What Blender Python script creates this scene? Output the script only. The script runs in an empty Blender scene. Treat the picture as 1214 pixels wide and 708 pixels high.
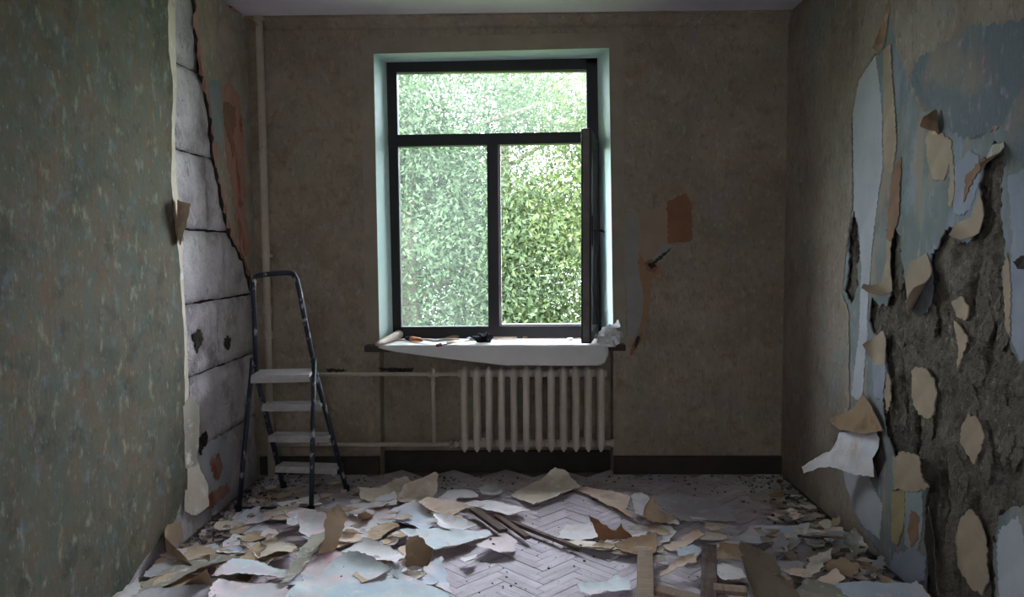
import bpy, bmesh, math, random, re
import numpy as np
from mathutils import Vector, Matrix, noise
from mathutils.geometry import tessellate_polygon, delaunay_2d_cdt

random.seed(7)
C = bpy.context.scene.collection
SC = bpy.context.scene
R_ = math.radians

# ------------------------------------------------------------------ camera
F, CX, CY = 900.0, 607.0, 354.0
CAM_H = 1.55
ROT = Matrix.Rotation(R_(1.0), 3, 'Z') @ Matrix.Rotation(R_(90 - 3.75), 3, 'X') @ Matrix.Rotation(R_(-0.35), 3, 'Z')
cd = bpy.data.cameras.new('camera')
cd.sensor_width = 36.0
cd.lens = F * 36.0 / 1214.0
cd.clip_start = 0.05
cam = bpy.data.objects.new('camera', cd)
C.objects.link(cam)
cam.matrix_world = Matrix.Translation((0, 0, CAM_H)) @ ROT.to_4x4()
SC.camera = cam
CAM = Vector((0, 0, CAM_H))

# ------------------------------------------------------------------ light and exposure
SC.view_settings.view_transform = 'Standard'
SC.view_settings.look = 'None'
SC.view_settings.gamma = 1.0
SC.view_settings.exposure = 2.2
SC.cycles.max_bounces = 14
SC.cycles.diffuse_bounces = 7
SC.cycles.transparent_max_bounces = 12
SC.cycles.caustics_reflective = False
SC.cycles.caustics_refractive = False

SKY_STRENGTH = 2.4
W = bpy.data.worlds.new('overcast_sky')
SC.world = W
W.use_nodes = True
nt = W.node_tree
nt.nodes.clear()
wo = nt.nodes.new('ShaderNodeOutputWorld')
bg = nt.nodes.new('ShaderNodeBackground')
sky = nt.nodes.new('ShaderNodeTexSky')
sky.sky_type = 'NISHITA'
sky.sun_disc = False
sky.sun_elevation = R_(52)
sky.sun_rotation = R_(90)
sky.dust_density = 3.0
mixw = nt.nodes.new('ShaderNodeMix')
mixw.data_type = 'RGBA'
mixw.inputs[0].default_value = 0.80
sc_ = nt.nodes.new('ShaderNodeVectorMath')
sc_.operation = 'SCALE'
sc_.inputs['Scale'].default_value = 0.12
nt.links.new(sky.outputs[0], sc_.inputs[0])
nt.links.new(sc_.outputs[0], mixw.inputs[6])
mixw.inputs[7].default_value = (2.55, 2.75, 3.05, 1)
nt.links.new(mixw.outputs[2], bg.inputs[0])
bg.inputs[1].default_value = SKY_STRENGTH
nt.links.new(bg.outputs[0], wo.inputs[0])

sl = bpy.data.lights.new('sun', 'SUN')
sl.energy = 2.6
sl.angle = R_(6)
sl.color = (1.0, 0.95, 0.86)
sun = bpy.data.objects.new('sun', sl)
C.objects.link(sun)
# high on the side, parallel to the window wall, so no direct beam enters the room
sun.rotation_euler = Vector((-0.72, 0.03, -0.95)).to_track_quat('-Z', 'Y').to_euler()


# ------------------------------------------------------------------ projection of measured points onto real planes
def ray(px, py):
    return ROT @ Vector(((px - CX) / F, -(py - CY) / F, -1.0))
def on_y(px, py, Y):
    d = ray(px, py)
    return CAM + d * (Y / d.y)
def on_x(px, py, X):
    d = ray(px, py)
    return CAM + d * (X / d.x)
def on_z(px, py, Z=0.0):
    d = ray(px, py)
    return CAM + d * ((Z - CAM_H) / d.z)

D = on_z(614, 561.5).y                 # depth of the window wall
XL = on_y(302, 300, D).x
XR = on_y(930, 300, D).x
H = on_y(615, 19, D).z
NEAR = -2.4
print('ROOM', D, XL, XR, H)

# ------------------------------------------------------------------ materials
def lin(h):
    h = h.lstrip('#')
    v = [int(h[i:i + 2], 16) / 255 for i in (0, 2, 4)]
    return tuple(((x / 12.92) if x <= 0.04045 else ((x + 0.055) / 1.055) ** 2.4) for x in v) + (1,)

MATS = {}
def nmat(name, ramp, scale=5.0, detail=5.0, rough=0.85, bump=0.15, bscale=80.0, stretch=(1, 1, 1), bstretch=(1, 1, 1),
         over=(), metallic=0.0, rand=0.0, island=False, spec=0.3, distort=0.0, gain=1.0):
    """ramp: [(pos, '#hex')]; over: [('#hex', scale, lo, hi, amount, stretch)]; rand: value spread from one object to the next"""
    if name in MATS:
        return MATS[name]
    m = bpy.data.materials.new(name)
    m.use_nodes = True
    t = m.node_tree
    N, L = t.nodes, t.links
    b = N['Principled BSDF']
    b.inputs['Roughness'].default_value = rough
    b.inputs['Metallic'].default_value = metallic
    b.inputs['Specular IOR Level'].default_value = spec
    tc = N.new('ShaderNodeTexCoord')
    oi = N.new('ShaderNodeObjectInfo')
    off = N.new('ShaderNodeVectorMath'); off.operation = 'SCALE'
    comb = N.new('ShaderNodeCombineXYZ')
    for i in range(3):
        L.new(oi.outputs['Random'], comb.inputs[i])
    L.new(comb.outputs[0], off.inputs[0]); off.inputs['Scale'].default_value = 13.7 if rand else 0.0
    add = N.new('ShaderNodeVectorMath'); add.operation = 'ADD'
    L.new(tc.outputs['Object'], add.inputs[0]); L.new(off.outputs[0], add.inputs[1])
    def mapped(st):
        if tuple(st) == (1, 1, 1):
            return add.outputs[0]
        mp = N.new('ShaderNodeVectorMath'); mp.operation = 'MULTIPLY'
        mp.inputs[1].default_value = st
        L.new(add.outputs[0], mp.inputs[0])
        return mp.outputs[0]
    def nz(sc, st, dt=detail, dis=0.0):
        n = N.new('ShaderNodeTexNoise')
        n.inputs['Scale'].default_value = sc
        n.inputs['Detail'].default_value = dt
        n.inputs['Roughness'].default_value = 0.62
        n.inputs['Distortion'].default_value = dis
        L.new(mapped(st), n.inputs['Vector'])
        return n.outputs['Fac']
    cr = N.new('ShaderNodeValToRGB')
    while len(cr.color_ramp.elements) < len(ramp):
        cr.color_ramp.elements.new(0.5)
    for e, (p, hx) in zip(cr.color_ramp.elements, ramp):
        e.position = p
        e.color = lin(hx)
    L.new(nz(scale, stretch, detail, distort), cr.inputs[0])
    col = cr.outputs[0]
    for o in over:
        hx, s2, lo, hi, amt = o[:5]
        st = o[5] if len(o) > 5 else (1, 1, 1)
        mr = N.new('ShaderNodeMapRange')
        mr.inputs['From Min'].default_value = lo
        mr.inputs['From Max'].default_value = hi
        mr.inputs['To Max'].default_value = amt
        L.new(nz(s2, st), mr.inputs['Value'])
        mx = N.new('ShaderNodeMix'); mx.data_type = 'RGBA'
        L.new(mr.outputs[0], mx.inputs[0]); L.new(col, mx.inputs[6])
        mx.inputs[7].default_value = lin(hx)
        col = mx.outputs[2]
    if rand or island or gain != 1.0:
        hsv = N.new('ShaderNodeHueSaturation')
        mr = N.new('ShaderNodeMapRange')
        mr.inputs['To Min'].default_value = gain * (1 - rand)
        mr.inputs['To Max'].default_value = gain * (1 + rand)
        if island:
            g = N.new('ShaderNodeNewGeometry')
            L.new(g.outputs['Random Per Island'], mr.inputs['Value'])
        else:
            L.new(oi.outputs['Random'], mr.inputs['Value'])
        L.new(mr.outputs[0], hsv.inputs['Value'])
        L.new(col, hsv.inputs['Color'])
        col = hsv.outputs[0]
    L.new(col, b.inputs['Base Color'])
    if bump:
        bp = N.new('ShaderNodeBump')
        bp.inputs['Strength'].default_value = min(1.0, bump * 2)
        bp.inputs['Distance'].default_value = 0.01 * bump * 4
        L.new(nz(bscale, bstretch, 4), bp.inputs['Height'])
        L.new(bp.outputs[0], b.inputs['Normal'])
    MATS[name] = m
    return m

# wall surfaces
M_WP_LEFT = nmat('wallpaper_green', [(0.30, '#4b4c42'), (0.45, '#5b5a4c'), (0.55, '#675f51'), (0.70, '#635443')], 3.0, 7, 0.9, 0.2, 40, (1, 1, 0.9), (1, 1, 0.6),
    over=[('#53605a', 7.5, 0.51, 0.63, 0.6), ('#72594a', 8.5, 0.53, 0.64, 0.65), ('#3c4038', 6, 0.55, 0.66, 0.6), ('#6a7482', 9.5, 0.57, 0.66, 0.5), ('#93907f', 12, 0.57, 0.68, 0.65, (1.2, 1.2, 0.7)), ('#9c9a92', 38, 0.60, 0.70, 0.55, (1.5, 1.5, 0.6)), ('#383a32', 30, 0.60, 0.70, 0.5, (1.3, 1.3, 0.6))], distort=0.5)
M_WP_CORNER = nmat('wallpaper_corner', [(0.30, '#908778'), (0.5, '#a59b8b'), (0.70, '#b5a798')], 4.0, 7, 0.9, 0.25, 46, (1, 1, 1), (1, 1, 0.5), over=[('#a5826f', 7, 0.54, 0.66, 0.6), ('#8a9890', 5, 0.54, 0.66, 0.6), ('#c7bcb0', 20, 0.57, 0.68, 0.7, (1, 1, .6))], distort=.6)
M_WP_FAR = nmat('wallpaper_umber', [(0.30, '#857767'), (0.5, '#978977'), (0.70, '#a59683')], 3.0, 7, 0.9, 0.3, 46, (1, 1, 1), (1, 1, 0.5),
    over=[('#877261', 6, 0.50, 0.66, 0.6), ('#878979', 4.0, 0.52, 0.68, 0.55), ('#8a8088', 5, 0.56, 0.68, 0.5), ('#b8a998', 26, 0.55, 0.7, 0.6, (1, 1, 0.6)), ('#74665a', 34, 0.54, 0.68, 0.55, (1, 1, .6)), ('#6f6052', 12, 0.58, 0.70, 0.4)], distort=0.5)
M_WP_RIGHT = nmat('wallpaper_grey_blue', [(0.30, '#82746a'), (0.5, '#948679'), (0.70, '#a09386')], 3.4, 7, 0.9, 0.35, 46, (1, 1, 0.8), (1, 1, 0.5),
    over=[('#7d8a88', 2.6, 0.54, 0.66, 0.6, (1, 0.8, 0.7)), ('#8d6a58', 8, 0.6, 0.7, 0.5), ('#b0a8a0', 26, 0.55, 0.70, 0.6, (1, 1, 0.6)), ('#6c625a', 34, 0.55, 0.68, 0.6, (1, 1, 0.6)), ('#67665d', 6, 0.56, 0.7, 0.5)], distort=0.3)
M_WP_BLUE = nmat('faded_blue_wallpaper', [(0.30, '#5c666d'), (0.5, '#6d757b'), (0.70, '#7b7a79')], 3.4, 7, 0.9, 0.3, 46, (1, 1, 0.7), (1, 1, 0.5), over=[('#8f8478', 3.0, 0.52, 0.64, 0.8), ('#8c6f6a', 8, 0.58, 0.68, 0.6, (1, 1, .5)), ('#9aa0a9', 24, 0.56, 0.70, 0.7, (1, 1, 0.6))], distort=0.4)
M_PAINTED = nmat('old_green_paint', [(0.3, '#687170'), (0.5, '#787e7c'), (0.7, '#888b8c')], 2.4, 6, 0.8, 0.15, 40,
    over=[('#98897a', 3.6, 0.53, 0.60, 0.8, (1, 1.8, 0.4)), ('#8a94a5', 2.7, 0.53, 0.64, 0.75, (1, 1.4, 0.6)), ('#66736c', 9, 0.56, 0.68, 0.6), ('#a9a6a2', 16, 0.60, 0.68, 0.6, (1, 1.4, .4))])
M_CEMENT = nmat('bare_cement', [(0.3, '#4c453d'), (0.5, '#6a6156'), (0.7, '#80766a')], 7, 8, 0.95, 0.6, 45, over=[('#3a3530', 3.5, 0.55, 0.68, 0.8), ('#a49c90', 22, 0.58, 0.7, 0.6), ('#4a443e', 15, 0.58, 0.66, 0.6)])
M_BLOCK = nmat('gypsum_block', [(0.3, '#9b9498'), (0.5, '#b3acaf'), (0.7, '#c4bcbd')], 5, 8, 0.92, 0.55, 30, over=[('#6f6767', 3.4, 0.53, 0.66, 0.7), ('#d0c9c6', 22, 0.58, 0.68, 0.7, (1, 1.6, .6)), ('#5d5553', 16, 0.62, 0.70, 0.7)], rand=0.06, gain=1.2)
M_MORTAR = nmat('joint_mortar', [(0.3, '#1f1c1a'), (0.7, '#3a3531')], 14, 6, 0.95, 0.5, 60)
M_CEIL = nmat('ceiling_paint', [(0.3, '#d6d0dc'), (0.7, '#e0dbe4')], 1.6, 5, 0.9, 0.06, 60)
M_PLASTER = nmat('smooth_plaster', [(0.3, '#8f8273'), (0.7, '#a39686')], 5, 6, 0.9, 0.1, 60)
M_REVEAL = nmat('mint_reveal', [(0.3, '#c2dad6'), (0.7, '#d0e3e0')], 3, 5, 0.7, 0.05, 60)
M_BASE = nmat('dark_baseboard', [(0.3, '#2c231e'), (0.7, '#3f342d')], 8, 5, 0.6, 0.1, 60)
M_PUTTY = nmat('white_putty', [(0.3, '#a5a6ac'), (0.7, '#b9bac0')], 4, 5, 0.85, 0.08, 60)
M_GREYPUTTY = nmat('grey_putty', [(0.3, '#8b8581'), (0.7, '#9d9792')], 5, 5, 0.85, 0.08, 60)
M_TAN = nmat('tan_backing', [(0.3, '#958472'), (0.7, '#ac9a85')], 7, 5, 0.9, 0.08, 90, rand=0.08)
M_BEIGE = nmat('beige_plaster', [(0.3, '#9b8a76'), (0.7, '#b09d87')], 9, 5, 0.9, 0.1, 70)
M_ORANGE = nmat('orange_brown_backing', [(0.3, '#7f6350'), (0.7, '#977660')], 9, 6, 0.9, 0.12, 60)
M_FARTAN = nmat('faded_backing', [(0.3, '#94806c'), (0.7, '#a28d79')], 7, 5, 0.9, 0.1, 60)
M_FARTAN2 = nmat('ochre_backing', [(0.3, '#8f6d50'), (0.7, '#a37f60')], 7, 5, 0.9, 0.1, 60)
M_FARRUST = nmat('rust_backing', [(0.3, '#7d5740'), (0.7, '#8f664c')], 7, 5, 0.9, 0.1, 60)
M_SALMON = nmat('salmon_underlayer', [(0.3, '#b38d80'), (0.7, '#a97c6a')], 9, 6, 0.9, 0.12, 60, over=[('#8f4c36', 7, 0.55, 0.62, 0.8, (1, 1, 0.4))])
M_YELLOW = nmat('ochre_underlayer', [(0.3, '#958660'), (0.7, '#a89972')], 9, 5, 0.9, 0.1, 60)
M_BLUEPATCH = nmat('blue_putty', [(0.3, '#858c9a'), (0.7, '#9a9fab')], 5, 5, 0.85, 0.08, 60)
M_AQUA = nmat('aqua_underlayer', [(0.3, '#80949b'), (0.7, '#a09f9a')], 9, 5, 0.85, 0.1, 60)
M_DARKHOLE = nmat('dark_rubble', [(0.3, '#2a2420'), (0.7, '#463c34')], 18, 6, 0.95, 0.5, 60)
# papers
def paper(name, a, b, over=(), rough=0.85):
    return nmat(name, [(0.3, a), (0.7, b)], 3.5, 5, rough, 0.10, 70, over=over, rand=0.09, gain=1.22)
GRIT = ('#6f675f', 34, 0.66, 0.74, 0.6)
STN = ('#a8937c', 5.5, 0.60, 0.68, 0.55)
LT = ('#e2dedd', 11, 0.56, 0.68, 0.7)
P_MINT = paper('paper_mint', '#b7c0c4', '#cbd0d2', [('#cdb4b9', 3.2, 0.52, 0.64, 0.8), ('#a9bccb', 5, 0.55, 0.66, 0.6), LT, STN, GRIT])
P_BLUE = paper('paper_blue', '#b3c0d0', '#c9ced8', [('#d6cccb', 6, 0.50, 0.62, 0.8), LT, STN, GRIT])
P_PINK = paper('paper_pink', '#cbb8bc', '#d8cccd', [('#bb8b94', 3.6, 0.57, 0.66, 0.7), ('#bdc8cb', 5, 0.54, 0.64, 0.7), LT, STN, GRIT])
P_WHITE = paper('paper_white', '#cbc6c6', '#dbd7d8', [('#bcb1ab', 6, 0.53, 0.66, 0.6), ('#b7c0c8', 4, 0.56, 0.66, 0.6), STN, GRIT])
P_CREAM = paper('paper_cream', '#c2b5a5', '#d2c7ba', [('#ab9a85', 6, 0.53, 0.66, 0.6), LT, GRIT])
P_PEACH = paper('paper_peach', '#c6ad99', '#d6c3b4', [('#ac927a', 6, 0.55, 0.66, 0.6), LT, GRIT])
P_TAN = paper('paper_tan', '#a48d75', '#b9a48b', [('#86705a', 6, 0.53, 0.66, 0.7), ('#c9bfb4', 9, 0.58, 0.68, 0.6), GRIT])
P_BROWN = paper('paper_brown', '#7d6650', '#957c62', [('#5c4836', 5, 0.53, 0.66, 0.7), ('#b0a08c', 9, 0.60, 0.68, 0.5)])
P_ORB = paper('paper_orange_brown', '#7d5a40', '#94704f', [('#5c4030', 5, 0.53, 0.66, 0.6)])
P_DIMTAN = paper('paper_dim_tan', '#75695a', '#8b7d6c', [('#5f5547', 5, 0.53, 0.66, 0.6)])
P_OLIVE = paper('paper_olive', '#89857a', '#a09b8d', [('#a39584', 5, 0.52, 0.64, 0.7), ('#78837f', 6, 0.54, 0.64, 0.7), LT])
P_GREY = paper('paper_grey', '#918d92', '#aaa6aa', [('#b9b4b4', 8, 0.55, 0.66, 0.7), GRIT])
# others
def wood(name, a, b, rand=0.1, island=False):
    return nmat(name, [(0.3, a), (0.7, b)], 26, 5, 0.75, 0.15, 90, (0.25, 3.0, 3.0), (0.2, 4, 4), over=[('#cbc6ce', 4, 0.45, 0.7, 0.5), ('#877a7c', 9, 0.58, 0.7, 0.5)], rand=rand, island=island, gain=1.22)
M_PARQ = wood('dusty_parquet', '#a2979f', '#bdb3ba', 0.10)
M_PARQ2 = wood('dusty_parquet_field', '#978b90', '#b0a5aa', 0.10, True)
M_STICK = nmat('dark_lath', [(0.3, '#46362f'), (0.7, '#6b564b')], 26, 5, 0.8, 0.2, 90, (0.25, 3, 3), over=[('#8d8280', 6, 0.5, 0.7, 0.6)], rand=0.1)
M_LOOSE = nmat('loose_wood', [(0.3, '#7d6754'), (0.7, '#9c8672')], 26, 5, 0.8, 0.15, 90, (3, 0.25, 3), over=[('#a09697', 5, 0.5, 0.7, 0.6)], rand=0.1)
M_SUB = nmat('subfloor_dust', [(0.3, '#5e5453'), (0.7, '#766b6b')], 9, 7, 0.95, 0.3, 70)
M_NAVY = nmat('navy_enamel', [(0.3, '#20242f'), (0.7, '#2b3140')], 9, 4, 0.45, 0.05, 60, over=[('#b5b3b6', 26, 0.58, 0.64, 0.85, (1, 1, 0.5))])
M_STEP = nmat('worn_step', [(0.3, '#a19d9c'), (0.7, '#bcb8b6')], 12, 5, 0.6, 0.08, 60, over=[('#6d6a6c', 14, 0.6, 0.7, 0.6)])
M_RAD = nmat('old_radiator_paint', [(0.3, '#bdb0a1'), (0.7, '#cbbfb0')], 9, 5, 0.55, 0.08, 60, over=[('#6f6257', 26, 0.66, 0.72, 0.6)])
M_PIPE = nmat('old_pipe_paint', [(0.3, '#b3a594'), (0.7, '#c4b6a5')], 9, 5, 0.6, 0.1, 60, over=[('#5d4a3c', 12, 0.64, 0.7, 0.7)])
M_FRAME = nmat('anthracite_frame', [(0.3, '#19161a'), (0.7, '#221e22')], 6, 4, 0.45, 0.04, 80)
M_FRAMEOUT = nmat('frame_light_edge', [(0.3, '#8f8a88'), (0.7, '#a39d99')], 9, 4, 0.6, 0.05, 80)
M_SILL = nmat('dark_sill_wood', [(0.3, '#33241d'), (0.7, '#4a372d')], 12, 4, 0.5, 0.1, 60, (0.3, 2, 2))
M_SHEET = nmat('white_lining_paper', [(0.3, '#d6d2cf'), (0.7, '#e2dedb')], 4, 4, 0.8, 0.04, 60)
M_STEEL = nmat('tool_steel', [(0.3, '#8b8d92'), (0.7, '#a9abb0')], 12, 4, 0.4, 0.05, 60, metallic=0.6)
M_ORHANDLE = nmat('orange_handle', [(0.3, '#c06a35'), (0.7, '#d07f48')], 9, 3, 0.5, 0.02, 60)
M_BLACKCLOTH = nmat('black_cloth', [(0.3, '#14171f'), (0.7, '#222733')], 20, 4, 0.95, 0.2, 90)
M_BARK = nmat('bark', [(0.3, '#4a4036'), (0.7, '#6d6053')], 9, 6, 0.9, 0.5, 30, (1, 1, 0.3))
M_GRASS = nmat('lawn', [(0.3, '#44592c'), (0.7, '#5c7338')], 3, 6, 0.9, 0.3, 30)

def leaf_mat(name, a, b):
    m = bpy.data.materials.new(name)
    m.use_nodes = True
    N, L = m.node_tree.nodes, m.node_tree.links
    N.clear()
    o = N.new('ShaderNodeOutputMaterial')
    g = N.new('ShaderNodeNewGeometry')
    cr = N.new('ShaderNodeValToRGB')
    cr.color_ramp.elements[0].color = lin(a); cr.color_ramp.elements[1].color = lin(b)
    L.new(g.outputs['Random Per Island'], cr.inputs[0])
    d = N.new('ShaderNodeBsdfDiffuse'); tr = N.new('ShaderNodeBsdfTranslucent'); mx = N.new('ShaderNodeMixShader')
    mx.inputs[0].default_value = 0.42
    L.new(cr.outputs[0], d.inputs[0]); L.new(cr.outputs[0], tr.inputs[0])
    L.new(d.outputs[0], mx.inputs[1]); L.new(tr.outputs[0], mx.inputs[2]); L.new(mx.outputs[0], o.inputs[0])
    return m
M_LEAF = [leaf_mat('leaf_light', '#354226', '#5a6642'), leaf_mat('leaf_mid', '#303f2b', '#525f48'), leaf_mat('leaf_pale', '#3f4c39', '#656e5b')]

def glass_mat(name, dust):
    m = bpy.data.materials.new(name)
    m.use_nodes = True
    N, L = m.node_tree.nodes, m.node_tree.links
    N.clear()
    o = N.new('ShaderNodeOutputMaterial')
    tp = N.new('ShaderNodeBsdfTransparent'); tp.inputs[0].default_value = (0.95, 0.98, 0.97, 1)
    gl = N.new('ShaderNodeBsdfGlossy'); gl.inputs['Roughness'].default_value = 0.02
    fr = N.new('ShaderNodeFresnel'); fr.inputs[0].default_value = 1.3
    m1 = N.new('ShaderNodeMixShader')
    L.new(fr.outputs[0], m1.inputs[0]); L.new(tp.outputs[0], m1.inputs[1]); L.new(gl.outputs[0], m1.inputs[2])
    tr = N.new('ShaderNodeBsdfTranslucent'); tr.inputs[0].default_value = (0.86, 0.92, 0.93, 1)
    tc = N.new('ShaderNodeTexCoord'); nz = N.new('ShaderNodeTexNoise')
    nz.inputs['Scale'].default_value = 4; nz.inputs['Detail'].default_value = 6
    L.new(tc.outputs['Object'], nz.inputs['Vector'])
    mr = N.new('ShaderNodeMapRange')
    mr.inputs['From Min'].default_value = 0.3; mr.inputs['From Max'].default_value = 0.7
    mr.inputs['To Min'].default_value = dust * 0.75; mr.inputs['To Max'].default_value = dust * 1.25
    L.new(nz.outputs['Fac'], mr.inputs['Value'])
    m2 = N.new('ShaderNodeMixShader')
    L.new(mr.outputs[0], m2.inputs[0]); L.new(m1.outputs[0], m2.inputs[1]); L.new(tr.outputs[0], m2.inputs[2])
    L.new(m2.outputs[0], o.inputs[0])
    return m
M_GLASS = glass_mat('dusty_glass', 0.014)

# ------------------------------------------------------------------ object helpers
def origin_of(o):
    v = Vector((0, 0, 0))
    while o is not None:
        v += o.location
        o = o.parent
    return v
def tag(o, label=None, cat=None, group=None, kind=None):
    if label: o['label'] = label
    if cat: o['category'] = cat
    if group: o['group'] = group
    if kind: o['kind'] = kind
    return o
def empty(name, loc, label=None, cat=None, group=None, kind=None):
    o = bpy.data.objects.new(name, None)
    C.objects.link(o)
    o.location = loc
    return tag(o, label, cat, group, kind)
def mobj(name, verts, faces, mats, parent=None, loc=None, fm=None, smooth=False):
    """one linked mesh object; verts in world coordinates"""
    base = origin_of(parent) if parent else Vector((0, 0, 0))
    l = Vector(loc) - base if loc is not None else Vector((0, 0, 0))
    sub = base + l
    me = bpy.data.meshes.new(name)
    me.from_pydata([tuple(Vector(v) - sub) for v in verts], [], faces)
    for m in (mats if isinstance(mats, (list, tuple)) else [mats]):
        me.materials.append(m)
    if fm:
        for p, i in zip(me.polygons, fm):
            p.material_index = i
    if smooth:
        me.polygons.foreach_set('use_smooth', [True] * len(me.polygons))
    me.update()
    o = bpy.data.objects.new(name, me)
    C.objects.link(o)
    o.location = l
    if parent:
        o.parent = parent
    return o

class MB:
    """collects shapes (world coordinates) for one mesh"""
    def __init__(s):
        s.v, s.f, s.m = [], [], []
    def add(s, vs, fs, m=0):
        n = len(s.v)
        s.v += [Vector(v) for v in vs]
        s.f += [tuple(i + n for i in f) for f in fs]
        s.m += [m] * len(fs)
    def hexa(s, p, m=0):
        """8 points: quad a (4) and quad b (4) in matching order"""
        c = sum((Vector(q) for q in p), Vector()) / 8
        fs = [(0, 1, 2, 3), (7, 6, 5, 4), (0, 4, 5, 1), (1, 5, 6, 2), (2, 6, 7, 3), (3, 7, 4, 0)]
        P = [Vector(q) for q in p]
        nrm = (P[1] - P[0]).cross(P[2] - P[0])
        if nrm.dot(P[0] - c) < 0:
            fs = [tuple(reversed(f)) for f in fs]
        s.add(P, fs, m)
    def box(s, lo, hi, m=0, mat=None):
        x0, y0, z0 = lo; x1, y1, z1 = hi
        p = [Vector(q) for q in ((x0, y0, z0), (x1, y0, z0), (x1, y1, z0), (x0, y1, z0), (x0, y0, z1), (x1, y0, z1), (x1, y1, z1), (x0, y1, z1))]
        if mat is not None:
            p = [mat @ q for q in p]
        s.hexa(p, m)
    def bevbox(s, lo, hi, r=0.004, m=0, mat=None):
        bm = bmesh.new()
        bmesh.ops.create_cube(bm, size=1)
        a, b = Vector(lo), Vector(hi)
        for v in bm.verts:
            v.co = Vector(((a.x + b.x) / 2 + v.co.x * (b.x - a.x), (a.y + b.y) / 2 + v.co.y * (b.y - a.y), (a.z + b.z) / 2 + v.co.z * (b.z - a.z)))
        bmesh.ops.bevel(bm, geom=bm.edges[:], offset=r, segments=2, affect='EDGES', profile=0.5)
        bm.verts.index_update()
        vs = [(mat @ v.co) if mat is not None else v.co.copy() for v in bm.verts]
        s.add(vs, [tuple(v.index for v in f.verts) for f in bm.faces], m)
        bm.free()
    def tube(s, pts, rad, n=10, m=0, cap=True):
        pts = [Vector(p) for p in pts]
        rs = rad if isinstance(rad, (list, tuple)) else [rad] * len(pts)
        rings = []
        up = None
        for i, p in enumerate(pts):
            t = (pts[min(i + 1, len(pts) - 1)] - pts[max(i - 1, 0)]).normalized()
            if up is None:
                up = Vector((0, 0, 1)) if abs(t.z) < 0.9 else Vector((1, 0, 0))
            a = (up - t * up.dot(t)).normalized()
            up = a
            b = t.cross(a)
            rings.append([p + (a * math.cos(2 * math.pi * k / n) + b * math.sin(2 * math.pi * k / n)) * rs[i] for k in range(n)])
        vs = [v for r in rings for v in r]
        fs = []
        for i in range(len(rings) - 1):
            for k in range(n):
                fs.append((i * n + k, i * n + (k + 1) % n, (i + 1) * n + (k + 1) % n, (i + 1) * n + k))
        if cap:
            fs.append(tuple(reversed(range(n))))
            fs.append(tuple((len(rings) - 1) * n + k for k in range(n)))
        s.add(vs, fs, m)
    def build(s, name, mats, parent=None, loc=None, smooth=False):
        return mobj(name, s.v, s.f, mats, parent, loc, s.m, smooth)

def smooth_path(pts, n=6):
    """Catmull-Rom through pts"""
    P = [Vector(p) for p in pts]
    P = [P[0] * 2 - P[1]] + P + [P[-1] * 2 - P[-2]]
    out = []
    for i in range(1, len(P) - 2):
        for k in range(n):
            t = k / n
            a, b, c, d = P[i - 1], P[i], P[i + 1], P[i + 2]
            out.append(0.5 * ((2 * b) + (c - a) * t + (2 * a - 5 * b + 4 * c - d) * t * t + (3 * b - a - 3 * c + d) * t ** 3))
    out.append(P[-2])
    return out

# planes: (u, v, w) -> world
def floor_fr(u, v, w): return Vector((u, v, w))
def far_fr(u, v, w): return Vector((u, D - w, v))
def left_fr(u, v, w): return Vector((XL + w, u, v))
def right_fr(u, v, w): return Vector((XR - w, u, v))
FLIP = {right_fr: True}
def upx(fr, px, py, w=0.0):
    """a measured point on a plane, as (u, v)"""
    if fr is floor_fr:
        p = on_z(px, py, w); return Vector((p.x, p.y))
    if fr is far_fr:
        p = on_y(px, py, D - w); return Vector((p.x, p.z))
    if fr is left_fr:
        p = on_x(px, py, XL + w); return Vector((p.y, p.z))
    p = on_x(px, py, XR - w); return Vector((p.y, p.z))

def ragged(poly, step, amp, rng):
    """outline with torn, uneven edges"""
    out = []
    for i, a in enumerate(poly):
        b = poly[(i + 1) % len(poly)]
        L = (b - a).length
        n = max(1, int(L / step))
        d = (b - a) / max(L, 1e-6)
        nn = Vector((-d.y, d.x))
        for k in range(n):
            t = k / n
            p = a + (b - a) * t
            if k:
                p = p + nn * rng.uniform(-amp, amp)
            out.append(p)
    return out
def inside(p, poly):
    c = False
    j = len(poly) - 1
    for i in range(len(poly)):
        a, b = poly[i], poly[j]
        if (a.y > p.y) != (b.y > p.y) and p.x < (b.x - a.x) * (p.y - a.y) / (b.y - a.y) + a.x:
            c = not c
        j = i
    return c
def area2(poly):
    return sum(poly[i - 1].x * poly[i].y - poly[i].x * poly[i - 1].y for i in range(len(poly)))

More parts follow.
